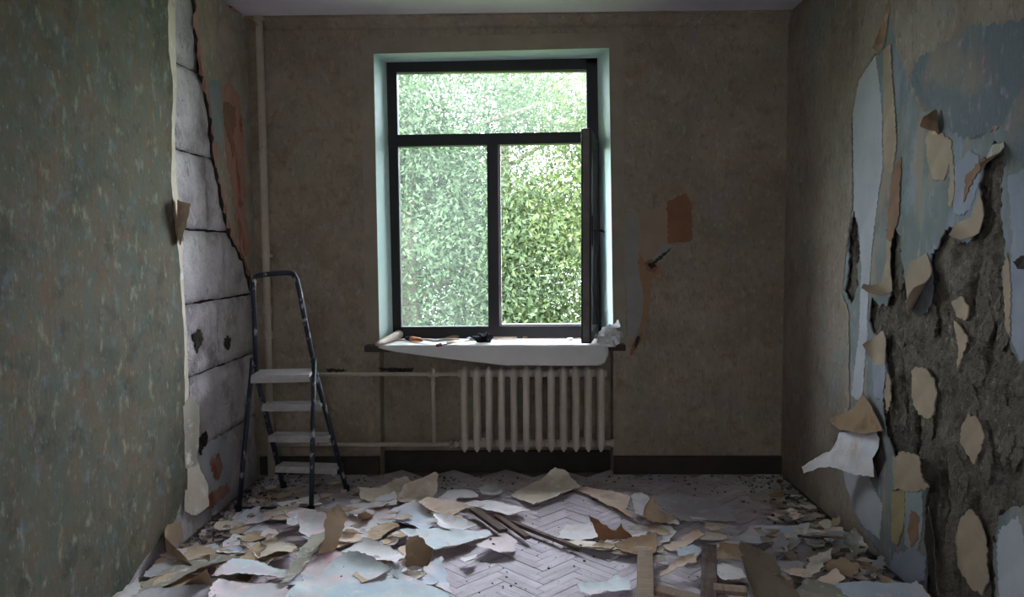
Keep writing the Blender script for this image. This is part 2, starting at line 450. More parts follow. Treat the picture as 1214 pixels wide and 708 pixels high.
def sheet(name, poly, fr, mats, w0=0.0, thick=0.002, curls=(), res=0.04, amp=0.004, step=0.03, wave=0.0, parent=None,
          seed=0, base=None, clampv=None, lift_edge=0.0):
    """a torn sheet: poly in plane coordinates; curls: (point, direction, radius, max_angle) bends everything beyond the
    line through point outwards; mats = [front, back]"""
    rng = random.Random(seed * 7919 + 13)
    poly = ragged([Vector(p) for p in poly], step, amp, rng)
    if clampv is not None:
        for p in poly:
            p.y = max(p.y, clampv)
    if area2(poly) < 0:
        poly.reverse()
    us = [p.x for p in poly]; vs = [p.y for p in poly]
    pts = list(poly)
    u = min(us) + res / 2
    r = 0
    while u < max(us):
        v = min(vs) + (res / 4 if r % 2 else res * 3 / 4)
        while v < max(vs):
            q = Vector((u + rng.uniform(-.2, .2) * res, v + rng.uniform(-.2, .2) * res))
            if inside(q, poly):
                pts.append(q)
            v += res
        u += res
        r += 1
    n = len(poly)
    rv, re_, rf = delaunay_2d_cdt(pts, [], [list(range(n))], 1, 1e-5)[:3]
    P3 = []
    for p in rv:
        a = Vector((p.x, p.y))
        w = w0 + (base(a.x, a.y) if base else 0.0)
        if wave:
            w += wave * (noise.noise(Vector((a.x * 5 + seed * 3.1, a.y * 5, seed))) + 0.5 * noise.noise(Vector((a.x * 13, a.y * 13, seed + 5.0))) - 1.1 * abs(noise.noise(Vector((a.x * 8, a.y * 8, seed + 2.0)))))
        if lift_edge:
            dm = 9.0
            for i in range(len(poly)):
                e0, e1 = poly[i - 1], poly[i]
                ee = e1 - e0
                t = max(0.0, min(1.0, (a - e0).dot(ee) / max(ee.length_squared, 1e-9)))
                dm = min(dm, (e0 + ee * t - a).length)
            nz_ = noise.noise(Vector((a.x * 4 + seed * 1.7, a.y * 4, seed * .37))) + .35
            w += lift_edge * max(0.0, nz_) * math.exp(-dm / .045)
        q = Vector((a.x, a.y, w))
        for (cp, cdv, R, amax) in curls:
            d = Vector(cdv).normalized()
            s = (Vector((q.x, q.y)) - Vector(cp)).dot(d)
            if s > 0:
                ang = min(s / R, amax)
                rest = s - ang * R
                ns = R * math.sin(ang) + rest * math.cos(ang)
                q.x += d.x * (ns - s); q.y += d.y * (ns - s)
                q.z += R * (1 - math.cos(ang)) + rest * math.sin(ang)
        P3.append(fr(q.x, q.y, q.z))
    faces = [tuple(f) for f in rf]
    # make every face look outwards (+w) on the flat sheet
    fixed = []
    for f in faces:
        a, b, c = (rv[i] for i in f[:3])
        ccw = (b.x - a.x) * (c.y - a.y) - (b.y - a.y) * (c.x - a.x) > 0
        want = not FLIP.get(fr, False)
        fixed.append(f if ccw == want else tuple(reversed(f)))
    cen = sum(P3, Vector()) / len(P3)
    if fr is floor_fr:
        cen.z = min(p.z for p in P3)
    o = mobj(name, P3, fixed, mats if isinstance(mats, (list, tuple)) else [mats, mats], parent, cen, smooth=True)
    md = o.modifiers.new('thickness', 'SOLIDIFY')
    md.thickness = thick
    md.offset = -1.0
    md.material_offset = 1
    md.material_offset_rim = 1
    o.modifiers.new('crisp_edges', 'EDGE_SPLIT').split_angle = R_(50)
    return o

def holed(name, outer, holes, fr, mat, w0, w1, parent=None, seed=0, amp=0.006, step=0.03):
    """a layer of the wall between depths w0 (back) and w1 (front) with ragged holes broken through it"""
    rng = random.Random(seed)
    loops = [[Vector(p) for p in outer]] + [ragged([Vector(p) for p in h], step, amp, rng) for h in holes]
    u0, u1 = min(p.x for p in loops[0]), max(p.x for p in loops[0])
    v0, v1 = min(p.y for p in loops[0]), max(p.y for p in loops[0])
    for h in loops[1:]:
        for p in h:
            p.x = min(max(p.x, u0 + .004), u1 - .004); p.y = min(max(p.y, v0 + .004), v1 - .004)
    flat = [p for l in loops for p in l]
    edges = []
    k = 0
    for l in loops:
        edges += [(k + i, k + (i + 1) % len(l)) for i in range(len(l))]
        k += len(l)
    rv, re_, rf = delaunay_2d_cdt(flat, edges, [], 0, 1e-6)[:3]
    keep = []
    for f in rf:
        c = sum((Vector((rv[i].x, rv[i].y)) for i in f), Vector((0, 0))) / len(f)
        if inside(c, loops[0]) and not any(inside(c, h) for h in loops[1:]):
            keep.append(f)
    mb = MB()
    front = [fr(p.x, p.y, w1) for p in rv]; back = [fr(p.x, p.y, w0) for p in rv]
    n = len(rv)
    want = not FLIP.get(fr, False)
    fs, cnt = [], {}
    for f in keep:
        a, b, c = (rv[i] for i in f[:3])
        ccw = (b.x - a.x) * (c.y - a.y) - (b.y - a.y) * (c.x - a.x) > 0
        g = tuple(f) if ccw == want else tuple(reversed(f))
        fs.append(g)
        fs.append(tuple(i + n for i in reversed(g)))
        for i in range(len(g)):
            e = (g[i], g[(i + 1) % len(g)])
            cnt[e] = cnt.get(e, 0) + 1
    for (a, b) in list(cnt):
        if (b, a) not in cnt:
            fs.append((b, a, a + n, b + n))
    mb.add(front + back, fs)
    return mb.build(name, mat, parent)

def PX(fr, pts, w=0.0):
    return [upx(fr, x, y, w) for x, y in pts]

# ================================================================== ROOM SHELL
T = 0.14
floor = mobj('floor', [(XL - T, NEAR - T, -0.03), (XR + T, NEAR - T, -0.03), (XR + T, D + .16, -0.03), (XL - T, D + .16, -0.03),
                       (XL - T, NEAR - T, -0.2), (XR + T, NEAR - T, -0.2), (XR + T, D + .16, -0.2), (XL - T, D + .16, -0.2)],
             [(0, 1, 2, 3), (7, 6, 5, 4), (0, 4, 5, 1), (1, 5, 6, 2), (2, 6, 7, 3), (3, 7, 4, 0)], M_SUB)
tag(floor, 'dusty herringbone parquet floor strewn with torn wallpaper', kind='structure')

# --- herringbone parquet planks
PW, PLN, R5 = 0.052, 0.26, 5
ang = R_(45)
ca, sa = math.cos(ang), math.sin(ang)
tmp = []
OX, OY = 0.08, 3.05
for n_ in range(-16, 17):
    for k in range(-80, 80):
        for kind in (0, 1):
            if kind == 0:
                x0, y0, wx, wy = k + n_ * R5, k - n_ * R5, R5, 1
            else:
                x0, y0, wx, wy = k + n_ * R5, k + 1 - n_ * R5, 1, R5
            cx, cy = (x0 + wx / 2) * PW, (y0 + wy / 2) * PW
            X, Y = OX + cx * ca - cy * sa, OY + cx * sa + cy * ca
            if XL - 0.02 < X < XR + 0.02 and 2.2 < Y < D + .02:
                tmp.append((X, Y, ang if kind == 0 else ang + math.pi / 2))
tmp.sort(key=lambda p: math.hypot((p[0] - 0.12) / 0.9, (p[1] - 3.75) / 0.85))
g = 0.0013
pm = MB()
pm.bevbox((-PLN / 2 + g / 2, -PW / 2 + g / 2, -0.028), (PLN / 2 - g / 2, PW / 2 - g / 2, 0), 0.0025)
rng = random.Random(4)
plank_me = None
mbs = MB()
for i, (X, Y, a) in enumerate(tmp):
    if i < 300:
        if plank_me is None:
            o = pm.build('plank', M_PARQ, floor)
            plank_me = o.data
        else:
            o = bpy.data.objects.new('plank', plank_me)
            C.objects.link(o)
            o.parent = floor
        o.location = (X, Y, rng.uniform(-0.0025, 0.0))
        o.rotation_euler = (rng.uniform(-.008, .008), rng.uniform(-.003, .003), a + rng.choice((0, math.pi)))
    else:
        mt = Matrix.Translation((X, Y, rng.uniform(-0.004, 0))) @ Matrix.Rotation(a, 4, 'Z')
        mbs.box((-PLN / 2 + g / 2, -PW / 2 + g / 2, -0.028), (PLN / 2 - g / 2, PW / 2 - g / 2, 0), 0, mt)
o = mbs.build('plank_field', M_PARQ2, floor)
o['kind'] = 'stuff'

ceil_ = MB()
ceil_.box((XL - T, NEAR - T, H), (XR + T, D + .5, H + .2))
tag(ceil_.build('ceiling', M_CEIL), 'pale grey painted ceiling', kind='structure')

# --- window wall with the opening and the radiator niche
YF = D + 0.22                                      # room face of the window frame
OUT_Q = [on_y(443, 64, D), on_y(722, 57, D), on_y(727, 408, D), on_y(450, 410, D)]      # opening at the room face
FR_Q = [on_y(458, 74, YF), on_y(708, 69, YF), on_y(713, 400, YF), on_y(466, 402, YF)]   # opening at the frame
niche_l = on_y(450, 480, D).x
niche_r = on_y(727, 480, D).x
zs = min(OUT_Q[2].z, OUT_Q[3].z)
far_outer = [(XL - T, -.2), (XR + T, -.2), (XR + T, H), (XL - T, H)]
hole = [(OUT_Q[0].x, OUT_Q[0].z), (OUT_Q[1].x, OUT_Q[1].z), (OUT_Q[2].x, OUT_Q[2].z), (niche_r, -.12), (niche_l, -.12), (OUT_Q[3].x, OUT_Q[3].z)]
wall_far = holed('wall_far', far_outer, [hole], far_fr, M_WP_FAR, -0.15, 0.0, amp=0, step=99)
tag(wall_far, 'umber wallpapered window wall', kind='structure')
def fq(q, e):   # frame quad grown by e
    c = sum((Vector((p.x, p.z)) for p in q), Vector((0, 0))) / 4
    return [Vector((p.x, p.z)) + (Vector((p.x, p.z)) - c).normalized() * e for p in q]
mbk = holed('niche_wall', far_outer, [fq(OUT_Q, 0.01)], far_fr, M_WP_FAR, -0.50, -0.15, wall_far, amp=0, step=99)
# mint-painted reveals
for k, (a, b) in enumerate(((0, 1), (1, 2), (3, 0))):
    mb = MB()
    out = Vector(((OUT_Q[a].x + OUT_Q[b].x) / 2 - 0.12, 0, (OUT_Q[a].z + OUT_Q[b].z) / 2 - 1.75)).normalized() * 0.06
    mb.hexa([OUT_Q[a] + Vector((0, -.002, 0)), OUT_Q[b] + Vector((0, -.002, 0)), FR_Q[b], FR_Q[a], OUT_Q[a] + out * .1, OUT_Q[b] + out * .1, FR_Q[b] + out, FR_Q[a] + out])
    o = mb.build('window_reveal', M_REVEAL, wall_far)
    o['label'] = 'mint painted window reveal'
# smooth plaster margin around the opening
ring = [Vector((a.x, a.z)) for a in (on_y(428, 46, D), on_y(738, 38, D), on_y(742, 412, D), on_y(434, 414, D))]
holed('plaster_margin', ring, [[Vector((p.x, p.z)) for p in (OUT_Q[0], OUT_Q[1], OUT_Q[2] + Vector((0, 0, -.2)), OUT_Q[3] + Vector((0, 0, -.2)))]], far_fr, M_PLASTER, 0, .0025, wall_far, amp=0, step=99)
# torn patches beside the window
for nm, m, w, pts in (
    ('torn_patch', M_FARTAN, .002, [(757, 250), (765, 249), (775, 247), (784, 246), (792, 244), (793, 290), (787, 298), (778, 305), (768, 308), (762, 312), (757, 292)]),
    ('torn_patch', M_FARRUST, .003, [(790, 240), (800, 235), (812, 229), (817, 236), (820, 244), (821, 285), (810, 288), (804, 287), (792, 289)]),
    ('torn_patch', M_GREYPUTTY, .003, [(785, 291), (802, 290), (792, 302), (778, 313), (768, 312)]),
    ('torn_patch', M_GREYPUTTY, .003, [(743, 262), (750, 250), (757, 255), (758, 300), (762, 318), (764, 350), (760, 385), (750, 402), (744, 396), (742, 330)]),
    ('torn_patch', M_FARTAN2, .004, [(757, 300), (763, 310), (772, 306), (780, 312), (786, 322), (774, 330), (771, 345), (769, 370), (762, 392), (756, 402), (762, 370), (762, 345), (757, 322)]),
    ('torn_patch', M_FARRUST, .005, [(764, 312), (772, 308), (780, 316), (775, 324), (766, 320)]),
    ('torn_patch', M_DARKHOLE, .0055, [(774, 311), (787, 300), (800, 291), (788, 303), (778, 312)]),
    ('torn_patch', M_DARKHOLE, .0058, [(768, 313), (774, 311), (778, 316), (771, 319)]),
    ('torn_patch', M_FARRUST, .005, [(750, 408), (756, 400), (762, 390), (760, 402), (754, 414), (747, 424), (748, 414)]),
    ('torn_patch', M_DARKHOLE, .006, [(753, 404), (758, 396), (757, 406), (752, 414)]),
    ('torn_patch', M_PLASTER, .002, [(735, 255), (747, 251), (745, 300), (738, 320)]),
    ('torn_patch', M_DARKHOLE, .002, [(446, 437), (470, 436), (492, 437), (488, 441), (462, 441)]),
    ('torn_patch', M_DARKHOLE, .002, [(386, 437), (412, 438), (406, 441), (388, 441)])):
    sheet(nm, PX(far_fr, pts), far_fr, m, w, .0012, amp=.006, step=.010, res=.08, parent=wall_far, seed=int(pts[0][0]))

# --- wall behind the camera, with an unseen opening added to brighten the far wall
near_o = [(XL - T, -.2), (XR + T, -.2), (XR + T, H), (XL - T, H)]
def near_fr(u, v, w): return Vector((u, NEAR - T + w, v))
FLIP[near_fr] = True
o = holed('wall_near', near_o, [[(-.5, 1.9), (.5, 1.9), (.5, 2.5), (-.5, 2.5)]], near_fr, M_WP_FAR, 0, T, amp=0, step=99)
tag(o, 'wallpapered wall behind the viewer with a second window opening', kind='structure')

# --- left wall: bare gypsum blocks, plaster and wallpaper over them
mb = MB()
mb.box((XL - T - .02, NEAR - T, -.2), (XL - .05, D + .5, H))
wall_left = mb.build('wall_left', M_MORTAR)
tag(wall_left, 'wall of grey gypsum blocks bared between torn green wallpaper', kind='structure')
def lyz(x, y): return upx(left_fr, x, y, -.02)
def rough_block(name, fr, u0, u1, v0, v1, wb, wf, mat, parent, seed, nu=14, nv=9, rel=0.005):
    bm = bmesh.new()
    vs = []
    for i in range(nu + 1):
        for j in range(nv + 1):
            u = u0 + (u1 - u0) * i / nu; v = v0 + (v1 - v0) * j / nv
            edge = i in (0, nu) or j in (0, nv)
            p = Vector((u * 7, v * 7, seed))
            w = wf + rel * (noise.noise(p) + .6 * noise.noise(p * 3.1)) - (0.010 if edge else 0)
            if noise.noise(p * 1.3 + Vector((9, 9, 9))) > .42:
                w -= .010
            du = .009 * noise.noise(p * 2 + Vector((3, 1, 7))); dv = .009 * noise.noise(p * 2 + Vector((1, 5, 2)))
            vs.append(bm.verts.new(fr(u + du, v + dv, w)))
    flip = FLIP.get(fr, False)
    def face(l):
        bm.faces.new(l if not flip else l[::-1])
    for i in range(nu):
        for j in range(nv):
            a = i * (nv + 1) + j
            face([vs[a], vs[a + nv + 1], vs[a + nv + 2], vs[a + 1]])
    ring = [vs[i * (nv + 1)] for i in range(nu + 1)] + [vs[nu * (nv + 1) + j] for j in range(1, nv + 1)] + [vs[i * (nv + 1) + nv] for i in range(nu - 1, -1, -1)] + [vs[j] for j in range(nv - 1, 0, -1)]
    bk = []
    for v in ring:
        co = v.co.copy()
        if fr is left_fr: co.x = XL + wb
        bk.append(bm.verts.new(co))
    for k in range(len(ring)):
        k2 = (k + 1) % len(ring)
        face([ring[k2], ring[k], bk[k], bk[k2]])
    bm.verts.index_update()
    vv = [v.co.copy() for v in bm.verts]
    ff = [tuple(v.index for v in f.verts) for f in bm.faces]
    bm.free()
    return mobj(name, vv, ff, mat, parent, sum(vv, Vector()) / len(vv), smooth=True)
ROWS = [lyz(255, y).y for y in (-90, 8, 97, 189, 274, 356, 437, 522, 640)]
VJ = [[285], [262], [208, 290], [249], [267], [257], [287, 215], [243]]
Y_a, Y_b = lyz(120, 300).x, D + .02
for r in range(8):
    z1, z0 = ROWS[r], max(ROWS[r + 1], -.15)
    if z0 > H: continue
    z1 = min(z1, H - .002)
    cuts = sorted([lyz(x, 300).x for x in VJ[r]])
    us = [Y_a] + cuts + [Y_b]
    for k in range(len(us) - 1):
        if us[k + 1] - us[k] < .08: continue
        rough_block('gypsum_block', left_fr, us[k] + .011, us[k + 1] - .011, z0 + .007, z1 - .007, -.05, -.018, M_BLOCK, wall_left, r * 5 + k, nu=max(5, int((us[k + 1] - us[k]) / .045)))
# near sheet of wallpaper with its thin plaster, edge torn
L = left_fr
edge_l = [(199, -20), (200, 60), (205, 100), (204, 150), (203, 215), (207, 262), (212, 300), (216, 360), (219, 420), (219, 480), (222, 540), (222, 580), (205, 622), (168, 668)]
e = PX(L, edge_l)
e = [Vector((p.x, min(p.y, H - .004))) for p in e]
poly = [Vector((NEAR, H - .004))] + e + [Vector((upx(L, 150, 690).x, .004)), Vector((NEAR, .004))]
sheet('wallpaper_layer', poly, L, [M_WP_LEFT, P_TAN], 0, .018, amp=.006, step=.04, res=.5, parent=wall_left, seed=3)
# pale backing paper that shows along the torn edge
e2 = [(x + d, y) for (x, y), d in zip(edge_l[:12], (11, 10, 7, 5, 8, 11, 6, 5, 5, 7, 13, 22))]
poly = PX(L, edge_l[:12], -.004) + PX(L, e2, -.004)[::-1]
poly = [Vector((p.x - (.12 if i < 12 else 0), min(p.y, H - .01))) for i, p in enumerate(poly)]
sheet('backing_layer', poly, L, [P_CREAM, P_TAN], -.012, .006, amp=.008, step=.04, res=.3, parent=wall_left, seed=5)
# plaster and wallpaper that still hang beside the corner
edge_r = [(232, -20), (234, 40), (238, 80), (246, 112), (252, 150), (256, 192), (264, 232), (270, 262), (277, 284), (286, 300), (293, 318), (300, 345)]
poly = PX(L, edge_r)
poly = [Vector((p.x, min(p.y, H - .004))) for p in poly] + [Vector((D - .004, upx(L, 300, 330).y)), Vector((D - .004, H - .004))]
poly = [p for p in poly if p.x < D - .002]
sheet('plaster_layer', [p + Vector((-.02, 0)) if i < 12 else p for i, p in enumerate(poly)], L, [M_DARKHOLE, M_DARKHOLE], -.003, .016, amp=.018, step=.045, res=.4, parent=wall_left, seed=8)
sheet('underlayer', [p + Vector((-.012, .0)) if i < 12 and p.x < D - .03 else p for i, p in enumerate(poly)], L, [M_SALMON, M_TAN], -.001, .002, amp=.035, step=.03, res=.4, parent=wall_left, seed=19)
sheet('wallpaper_layer', [p + Vector((.02, .0)) if i < 12 and p.x < D - .03 else p for i, p in enumerate(poly)], L, [M_WP_CORNER, P_TAN], .001, .004, amp=.020, step=.04, res=.4, parent=wall_left, seed=9)
for m, w, pts in (
    (M_SALMON, .004, [(262, 104), (273, 98), (283, 112), (289, 168), (292, 232), (285, 250), (276, 226), (268, 180)]),
    (M_ORANGE, .007, [(265, 122), (279, 126), (280, 150), (275, 160), (277, 186), (272, 166), (267, 150)]),
    (M_AQUA, .003, [(247, 100), (262, 92), (266, 150), (262, 180), (255, 168)]),
    (M_SALMON, .004, [(276, 232), (290, 246), (298, 290), (292, 304), (283, 284)]),
    (M_PUTTY, -.010, [(229, 548), (238, 528), (262, 516), (278, 530), (273, 582), (248, 604), (232, 606)]),
    (M_SALMON, -.006, [(250, 548), (261, 538), (265, 556), (258, 570), (253, 564)]),
    (M_SALMON, -.006, [(236, 604), (244, 588), (270, 574), (272, 584), (250, 602)]),
    (M_DARKHOLE, -.009, [(232, 520), (245, 512), (246, 522), (238, 540), (233, 536)]),
    (M_DARKHOLE, -.009, [(231, 396), (236, 391), (240, 395), (241, 404), (238, 410), (235, 418), (231, 416), (232, 407), (229, 401)]),
    (M_DARKHOLE, -.009, [(266, 402), (271, 398), (274, 404), (272, 414), (268, 412)])):
    sheet('torn_patch', [Vector((min(p.x, D - .006), max(p.y, .006))) for p in PX(L, pts, w)], L, m, w, .003, amp=.014, step=.014, res=.08, parent=wall_left, seed=int(pts[0][0] + pts[0][1]))
# flaps that hang off the torn edge
def wflap(parent, fr, pts, mats, w, curls, label=None, thick=.0018, seed=1, amp=.004, wave=.004):
    cc = []
    for (x0, y0, x1, y1, R, am) in curls:
        a, b = upx(fr, x0, y0, w), upx(fr, x1, y1, w)
        cc.append((a, b - a, R, am))
    o = sheet('wallpaper_flap', PX(fr, pts, w), fr, mats, w, thick, cc, res=.02, amp=amp, step=.02, wave=wave, parent=parent, seed=seed, clampv=.01)
    if label: o['label'] = label
    return o
wflap(wall_left, L, [(197, 241), (212, 236), (218, 285), (208, 291), (201, 266)], [P_BROWN, P_TAN], .004, [(213, 262, 203, 262, .07, 1.3)], 'brown curled flap', seed=21)
wflap(wall_left, L, [(217, 482), (226, 470), (231, 482), (229, 528), (226, 552), (220, 556)], [P_OLIVE, P_TAN], .002, [(222, 510, 230, 510, .06, .5)], seed=22)
wflap(wall_left, L, [(220, 546), (233, 540), (240, 575), (239, 600), (230, 612), (219, 606)], [P_CREAM, P_TAN], .001, [(229, 570, 238, 572, .2, .4)], 'pale strip of backing paper', seed=23)
wflap(wall_left, L, [(160, 684), (182, 650), (199, 622), (214, 618), (218, 640), (206, 668), (186, 686)], [P_TAN, P_TAN], .006, [(200, 640, 182, 660, .12, .9)], 'tan curled lower corner', seed=24)

# --- right wall: rough cement, painted plaster, wallpaper
RF = right_fr
mb = MB()
mb.box((XR + .05, NEAR - T, -.2), (XR + T + .02, D + .5, H))
wall_right = mb.build('wall_right', M_CEMENT)
tag(wall_right, 'ruined wall of torn wallpaper over dark bare cement', kind='structure')
u0, u1 = 1.6, D
nu, nv = 260, 210
vs, fs = [], []
for i in range(nu + 1):
    for j in range(nv + 1):
        u = u0 + (u1 - u0) * i / nu; v = H * j / nv
        p = Vector((u * 4, v * 4, 2.0))
        w = -.028 + .010 * noise.noise(p) + .010 * noise.noise(p * 3) + .009 * noise.noise(p * 7) + .006 * noise.noise(p * 15)
        w -= .10 * max(0.0, noise.noise(Vector((u * 13, v * 3.0, 5.0))) - .24) + .06 * max(0.0, noise.noise(Vector((u * 5 + 3, v * 5, 9.0))) - .38)
        vs.append(right_fr(u, v, w))
for i in range(nu):
    for j in range(nv):
        a = i * (nv + 1) + j
        fs.append((a + 1, a + nv + 2, a + nv + 1, a))
mobj('cement_layer', vs, fs, M_CEMENT, wall_right, smooth=True)
CEM = [(1033, 352), (1042, 362), (1052, 362), (1056, 345), (1053, 310), (1054, 285), (1061, 270), (1068, 280), (1069, 310), (1074, 340), (1076, 362), (1084, 374),
       (1098, 370), (1105, 345), (1104, 320), (1103, 300), (1112, 293), (1120, 272), (1134, 268), (1138, 285), (1150, 286), (1158, 275), (1163, 240), (1160, 218),
       (1168, 190), (1178, 166), (1190, 170), (1193, 195), (1187, 220), (1187, 260), (1192, 290), (1188, 330), (1193, 380), (1198, 412), (1207, 430), (1240, 432),
       (1240, 610), (1205, 600), (1183, 612), (1178, 660), (1180, 720), (1098, 720), (1098, 690), (1100, 640), (1095, 600), (1100, 575), (1062, 545), (1050, 512),
       (1047, 470), (1052, 440), (1047, 402), (1036, 396), (1030, 380)]
CRK = [(1012, 250), (1006, 280), (1006, 320), (1001, 345), (1010, 360), (1018, 338), (1016, 312), (1024, 298), (1017, 284), (1016, 262)]
ro = [Vector((NEAR, .0)), Vector((D, .0)), Vector((D, H)), Vector((NEAR, H))]
holed('broken_plaster_layer', ro, [[Vector((p.x, p.y)) for p in PX(RF, CEM, -.012)], PX(RF, CRK, -.012)], RF, M_DARKHOLE, -.045, -.013, wall_right, seed=12, amp=.022, step=.022)
holed('painted_plaster_layer', ro, [PX(RF, CEM, -.005), PX(RF, CRK, -.005)], RF, M_PAINTED, -.012, -.005, wall_right, seed=3, amp=.009, step=.016)
RH = [(1052, 5), (1046, 58), (1036, 66), (1017, 96), (1010, 140), (1010, 245), (1003, 300), (998, 348), (1006, 370), (1007, 480), (1000, 505), (997, 560), (1010, 600),
      (1026, 632), (1045, 660), (1090, 780), (1330, 900), (1330, 200), (1260, 178), (1214, 168), (1190, 150), (1150, 160), (1128, 150), (1112, 125), (1092, 130), (1078, 100), (1064, 60)]
holed('wallpaper_layer', ro, [PX(RF, RH)], RF, M_WP_RIGHT, -.005, 0, wall_right, seed=6, amp=.008, step=.016)
o = sheet('wallpaper_layer', PX(RF, [(1078, 92), (1092, 66), (1120, 52), (1150, 30), (1200, 24), (1260, 10), (1330, 40), (1330, 300), (1262, 230), (1216, 206), (1196, 160), (1186, 148), (1150, 166), (1126, 156), (1114, 128), (1094, 132)]), RF, [M_WP_BLUE, P_TAN], .0006, .0012, amp=.012, step=.014, res=.2, parent=wall_right, seed=16)
o['label'] = 'faded blue wallpaper'
cem = PX(RF, CEM, -.02)
fr_ = random.Random(33)
cu = (min(p.x for p in cem), max(p.x for p in cem)); cv_ = (.05, max(p.y for p in cem))
k = 0
while k < 26:
    c = Vector((fr_.uniform(max(cu[0], 2.3), cu[1]), fr_.uniform(*cv_)))
    if not inside(c, cem): continue
    r = fr_.uniform(.03, .10)
    pl = [c + Vector((math.cos(t) * r * fr_.uniform(.3, .8), math.sin(t) * r * fr_.uniform(.8, 1.6))) for t in [i * math.pi / 4 for i in range(8)]]
    sheet('cement_flake', pl, RF, M_CEMENT, -.018 - fr_.random() * .004, .014, amp=.010, step=.012, res=.03, wave=.008, parent=wall_right, seed=900 + k, clampv=.01)
    k += 1
for m, w, pts in (
    (M_PUTTY, -.001, [(1036, 66), (1018, 95), (1011, 130), (1011, 200), (1012, 250), (1018, 270), (1021, 330), (1018, 400), (1009, 468), (1022, 478), (1027, 400), (1029, 345), (1036, 272), (1041, 232), (1046, 200), (1046, 150), (1043, 100)]),
    (M_BEIGE, .001, [(1047, 60), (1055, 52), (1059, 110), (1063, 170), (1057, 206), (1047, 198)]),
    (M_ORANGE, .000, [(1057, 200), (1068, 186), (1066, 255), (1056, 286), (1051, 284)]),
    (M_BEIGE, .000, [(1097, 165), (1104, 148), (1116, 158), (1128, 168), (1127, 190), (1118, 214), (1106, 214), (1099, 190)]),
    (M_BEIGE, .000, [(1126, 185), (1130, 184), (1131, 222), (1128, 246), (1124, 244)]),
    (M_BLUEPATCH, -.001, [(1132, 196), (1150, 178), (1160, 186), (1160, 215), (1150, 250), (1138, 256), (1130, 250)]),
    (M_ORANGE, .001, [(1144, 208), (1166, 186), (1168, 190), (1150, 220), (1142, 240)]),
    (M_BLUEPATCH, -.001, [(1194, 210), (1216, 200), (1260, 215), (1260, 430), (1208, 426), (1199, 405), (1196, 330), (1200, 280)]),
    (M_BEIGE, .001, [(1188, 320), (1194, 300), (1198, 340), (1197, 400), (1192, 390)]),
    (M_DARKHOLE, .002, [(1200, 310), (1210, 303), (1222, 306), (1220, 318), (1206, 319)]),
    (M_BEIGE, -.010, [(1080, 440), (1085, 435), (1097, 437), (1107, 450), (1110, 470), (1106, 492), (1100, 497), (1090, 492), (1082, 480)]),
    (M_BEIGE, -.010, [(1140, 505), (1147, 491), (1157, 495), (1166, 515), (1162, 535), (1155, 551), (1148, 540), (1138, 525)]),
    (M_BEIGE, -.010, [(1150, 604), (1160, 615), (1170, 650), (1172, 690), (1165, 706), (1150, 697), (1135, 672), (1133, 640), (1138, 615)]),
    (M_BEIGE, .010, [(1057, 543), (1070, 535), (1090, 541), (1092, 566), (1101, 578), (1085, 584), (1060, 580)]),
    (M_YELLOW, .004, [(1057, 581), (1073, 581), (1071, 620), (1063, 648), (1056, 640)]),
    (M_AQUA, .004, [(1073, 581), (1092, 581), (1093, 622), (1086, 662), (1072, 645)]),
    (M_ORANGE, .007, [(1080, 605), (1089, 612), (1088, 640), (1080, 650), (1076, 632)]),
    (M_BLUEPATCH, .007, [(1060, 657), (1084, 650), (1097, 660), (1096, 688), (1072, 696), (1052, 682)]),
    (M_BLUEPATCH, -.001, [(1034, 430), (1040, 405), (1048, 412), (1050, 440), (1046, 476), (1036, 470)]),
    (M_PUTTY, -.002, [(1000, 555), (1028, 562), (1046, 600), (1042, 640), (1022, 622), (1002, 592)]),
    (M_PUTTY, -.002, [(1184, 628), (1206, 612), (1215, 645), (1214, 730), (1186, 728), (1182, 660)]),
    (M_BEIGE, -.010, [(1128, 358), (1140, 352), (1148, 366), (1144, 380), (1134, 376)]),
    (M_BEIGE, -.010, [(1129, 378), (1138, 388), (1148, 398), (1140, 425), (1133, 440), (1136, 410)]),
    (M_BEIGE, -.001, [(1048, 468), (1052, 440), (1056, 455), (1055, 480), (1050, 490)])):
    sheet('torn_patch', PX(RF, pts, w), RF, m, w, .005, amp=.007, step=.011, res=.05, wave=.003, parent=wall_right, seed=int(pts[0][0] + pts[0][1]), clampv=.01)
wflap(wall_right, RF, [(1050, 272), (1055, 285), (1054, 310), (1058, 345), (1050, 361), (1040, 358), (1035, 345), (1045, 335), (1050, 310)], [M_TAN, M_TAN], .002, [(1048, 335, 1044, 358, .04, 1.6)], 'tan tongue of plaster paper', .004, 31)
wflap(wall_right, RF, [(1078, 312), (1098, 300), (1104, 320), (1107, 350), (1098, 368), (1082, 374), (1075, 355), (1073, 330)], [M_TAN, M_TAN], .002, [(1092, 340, 1100, 356, .05, 1.5)], 'tan curled tongue', .004, 32)
wflap(wall_right, RF, [(1132, 266), (1150, 258), (1161, 226), (1165, 255), (1160, 276), (1148, 288), (1136, 284)], [M_TAN, M_TAN], .002, [(1148, 268, 1144, 284, .05, 1.2)], None, .004, 33)
wflap(wall_right, RF, [(1104, 160), (1110, 142), (1112, 130), (1121, 131), (1124, 140), (1113, 160)], [P_TAN, P_BROWN], .002, [(1110, 146, 1120, 140, .02, 2.4)], 'small curled flap', .002, 34)
wflap(wall_right, RF, [(1041, 58), (1049, 8), (1053, 0), (1055, 10), (1048, 50), (1044, 66)], [P_BROWN, P_BROWN], .003, [(1047, 30, 1042, 34, .03, 1.2)], 'brown curled sliver', .002, 35)
wflap(wall_right, RF, [(1030, 408), (1046, 392), (1050, 404), (1048, 432), (1036, 432)], [M_TAN, M_TAN], .003, [(1038, 410, 1032, 408, .06, .8)], None, .003, 36)
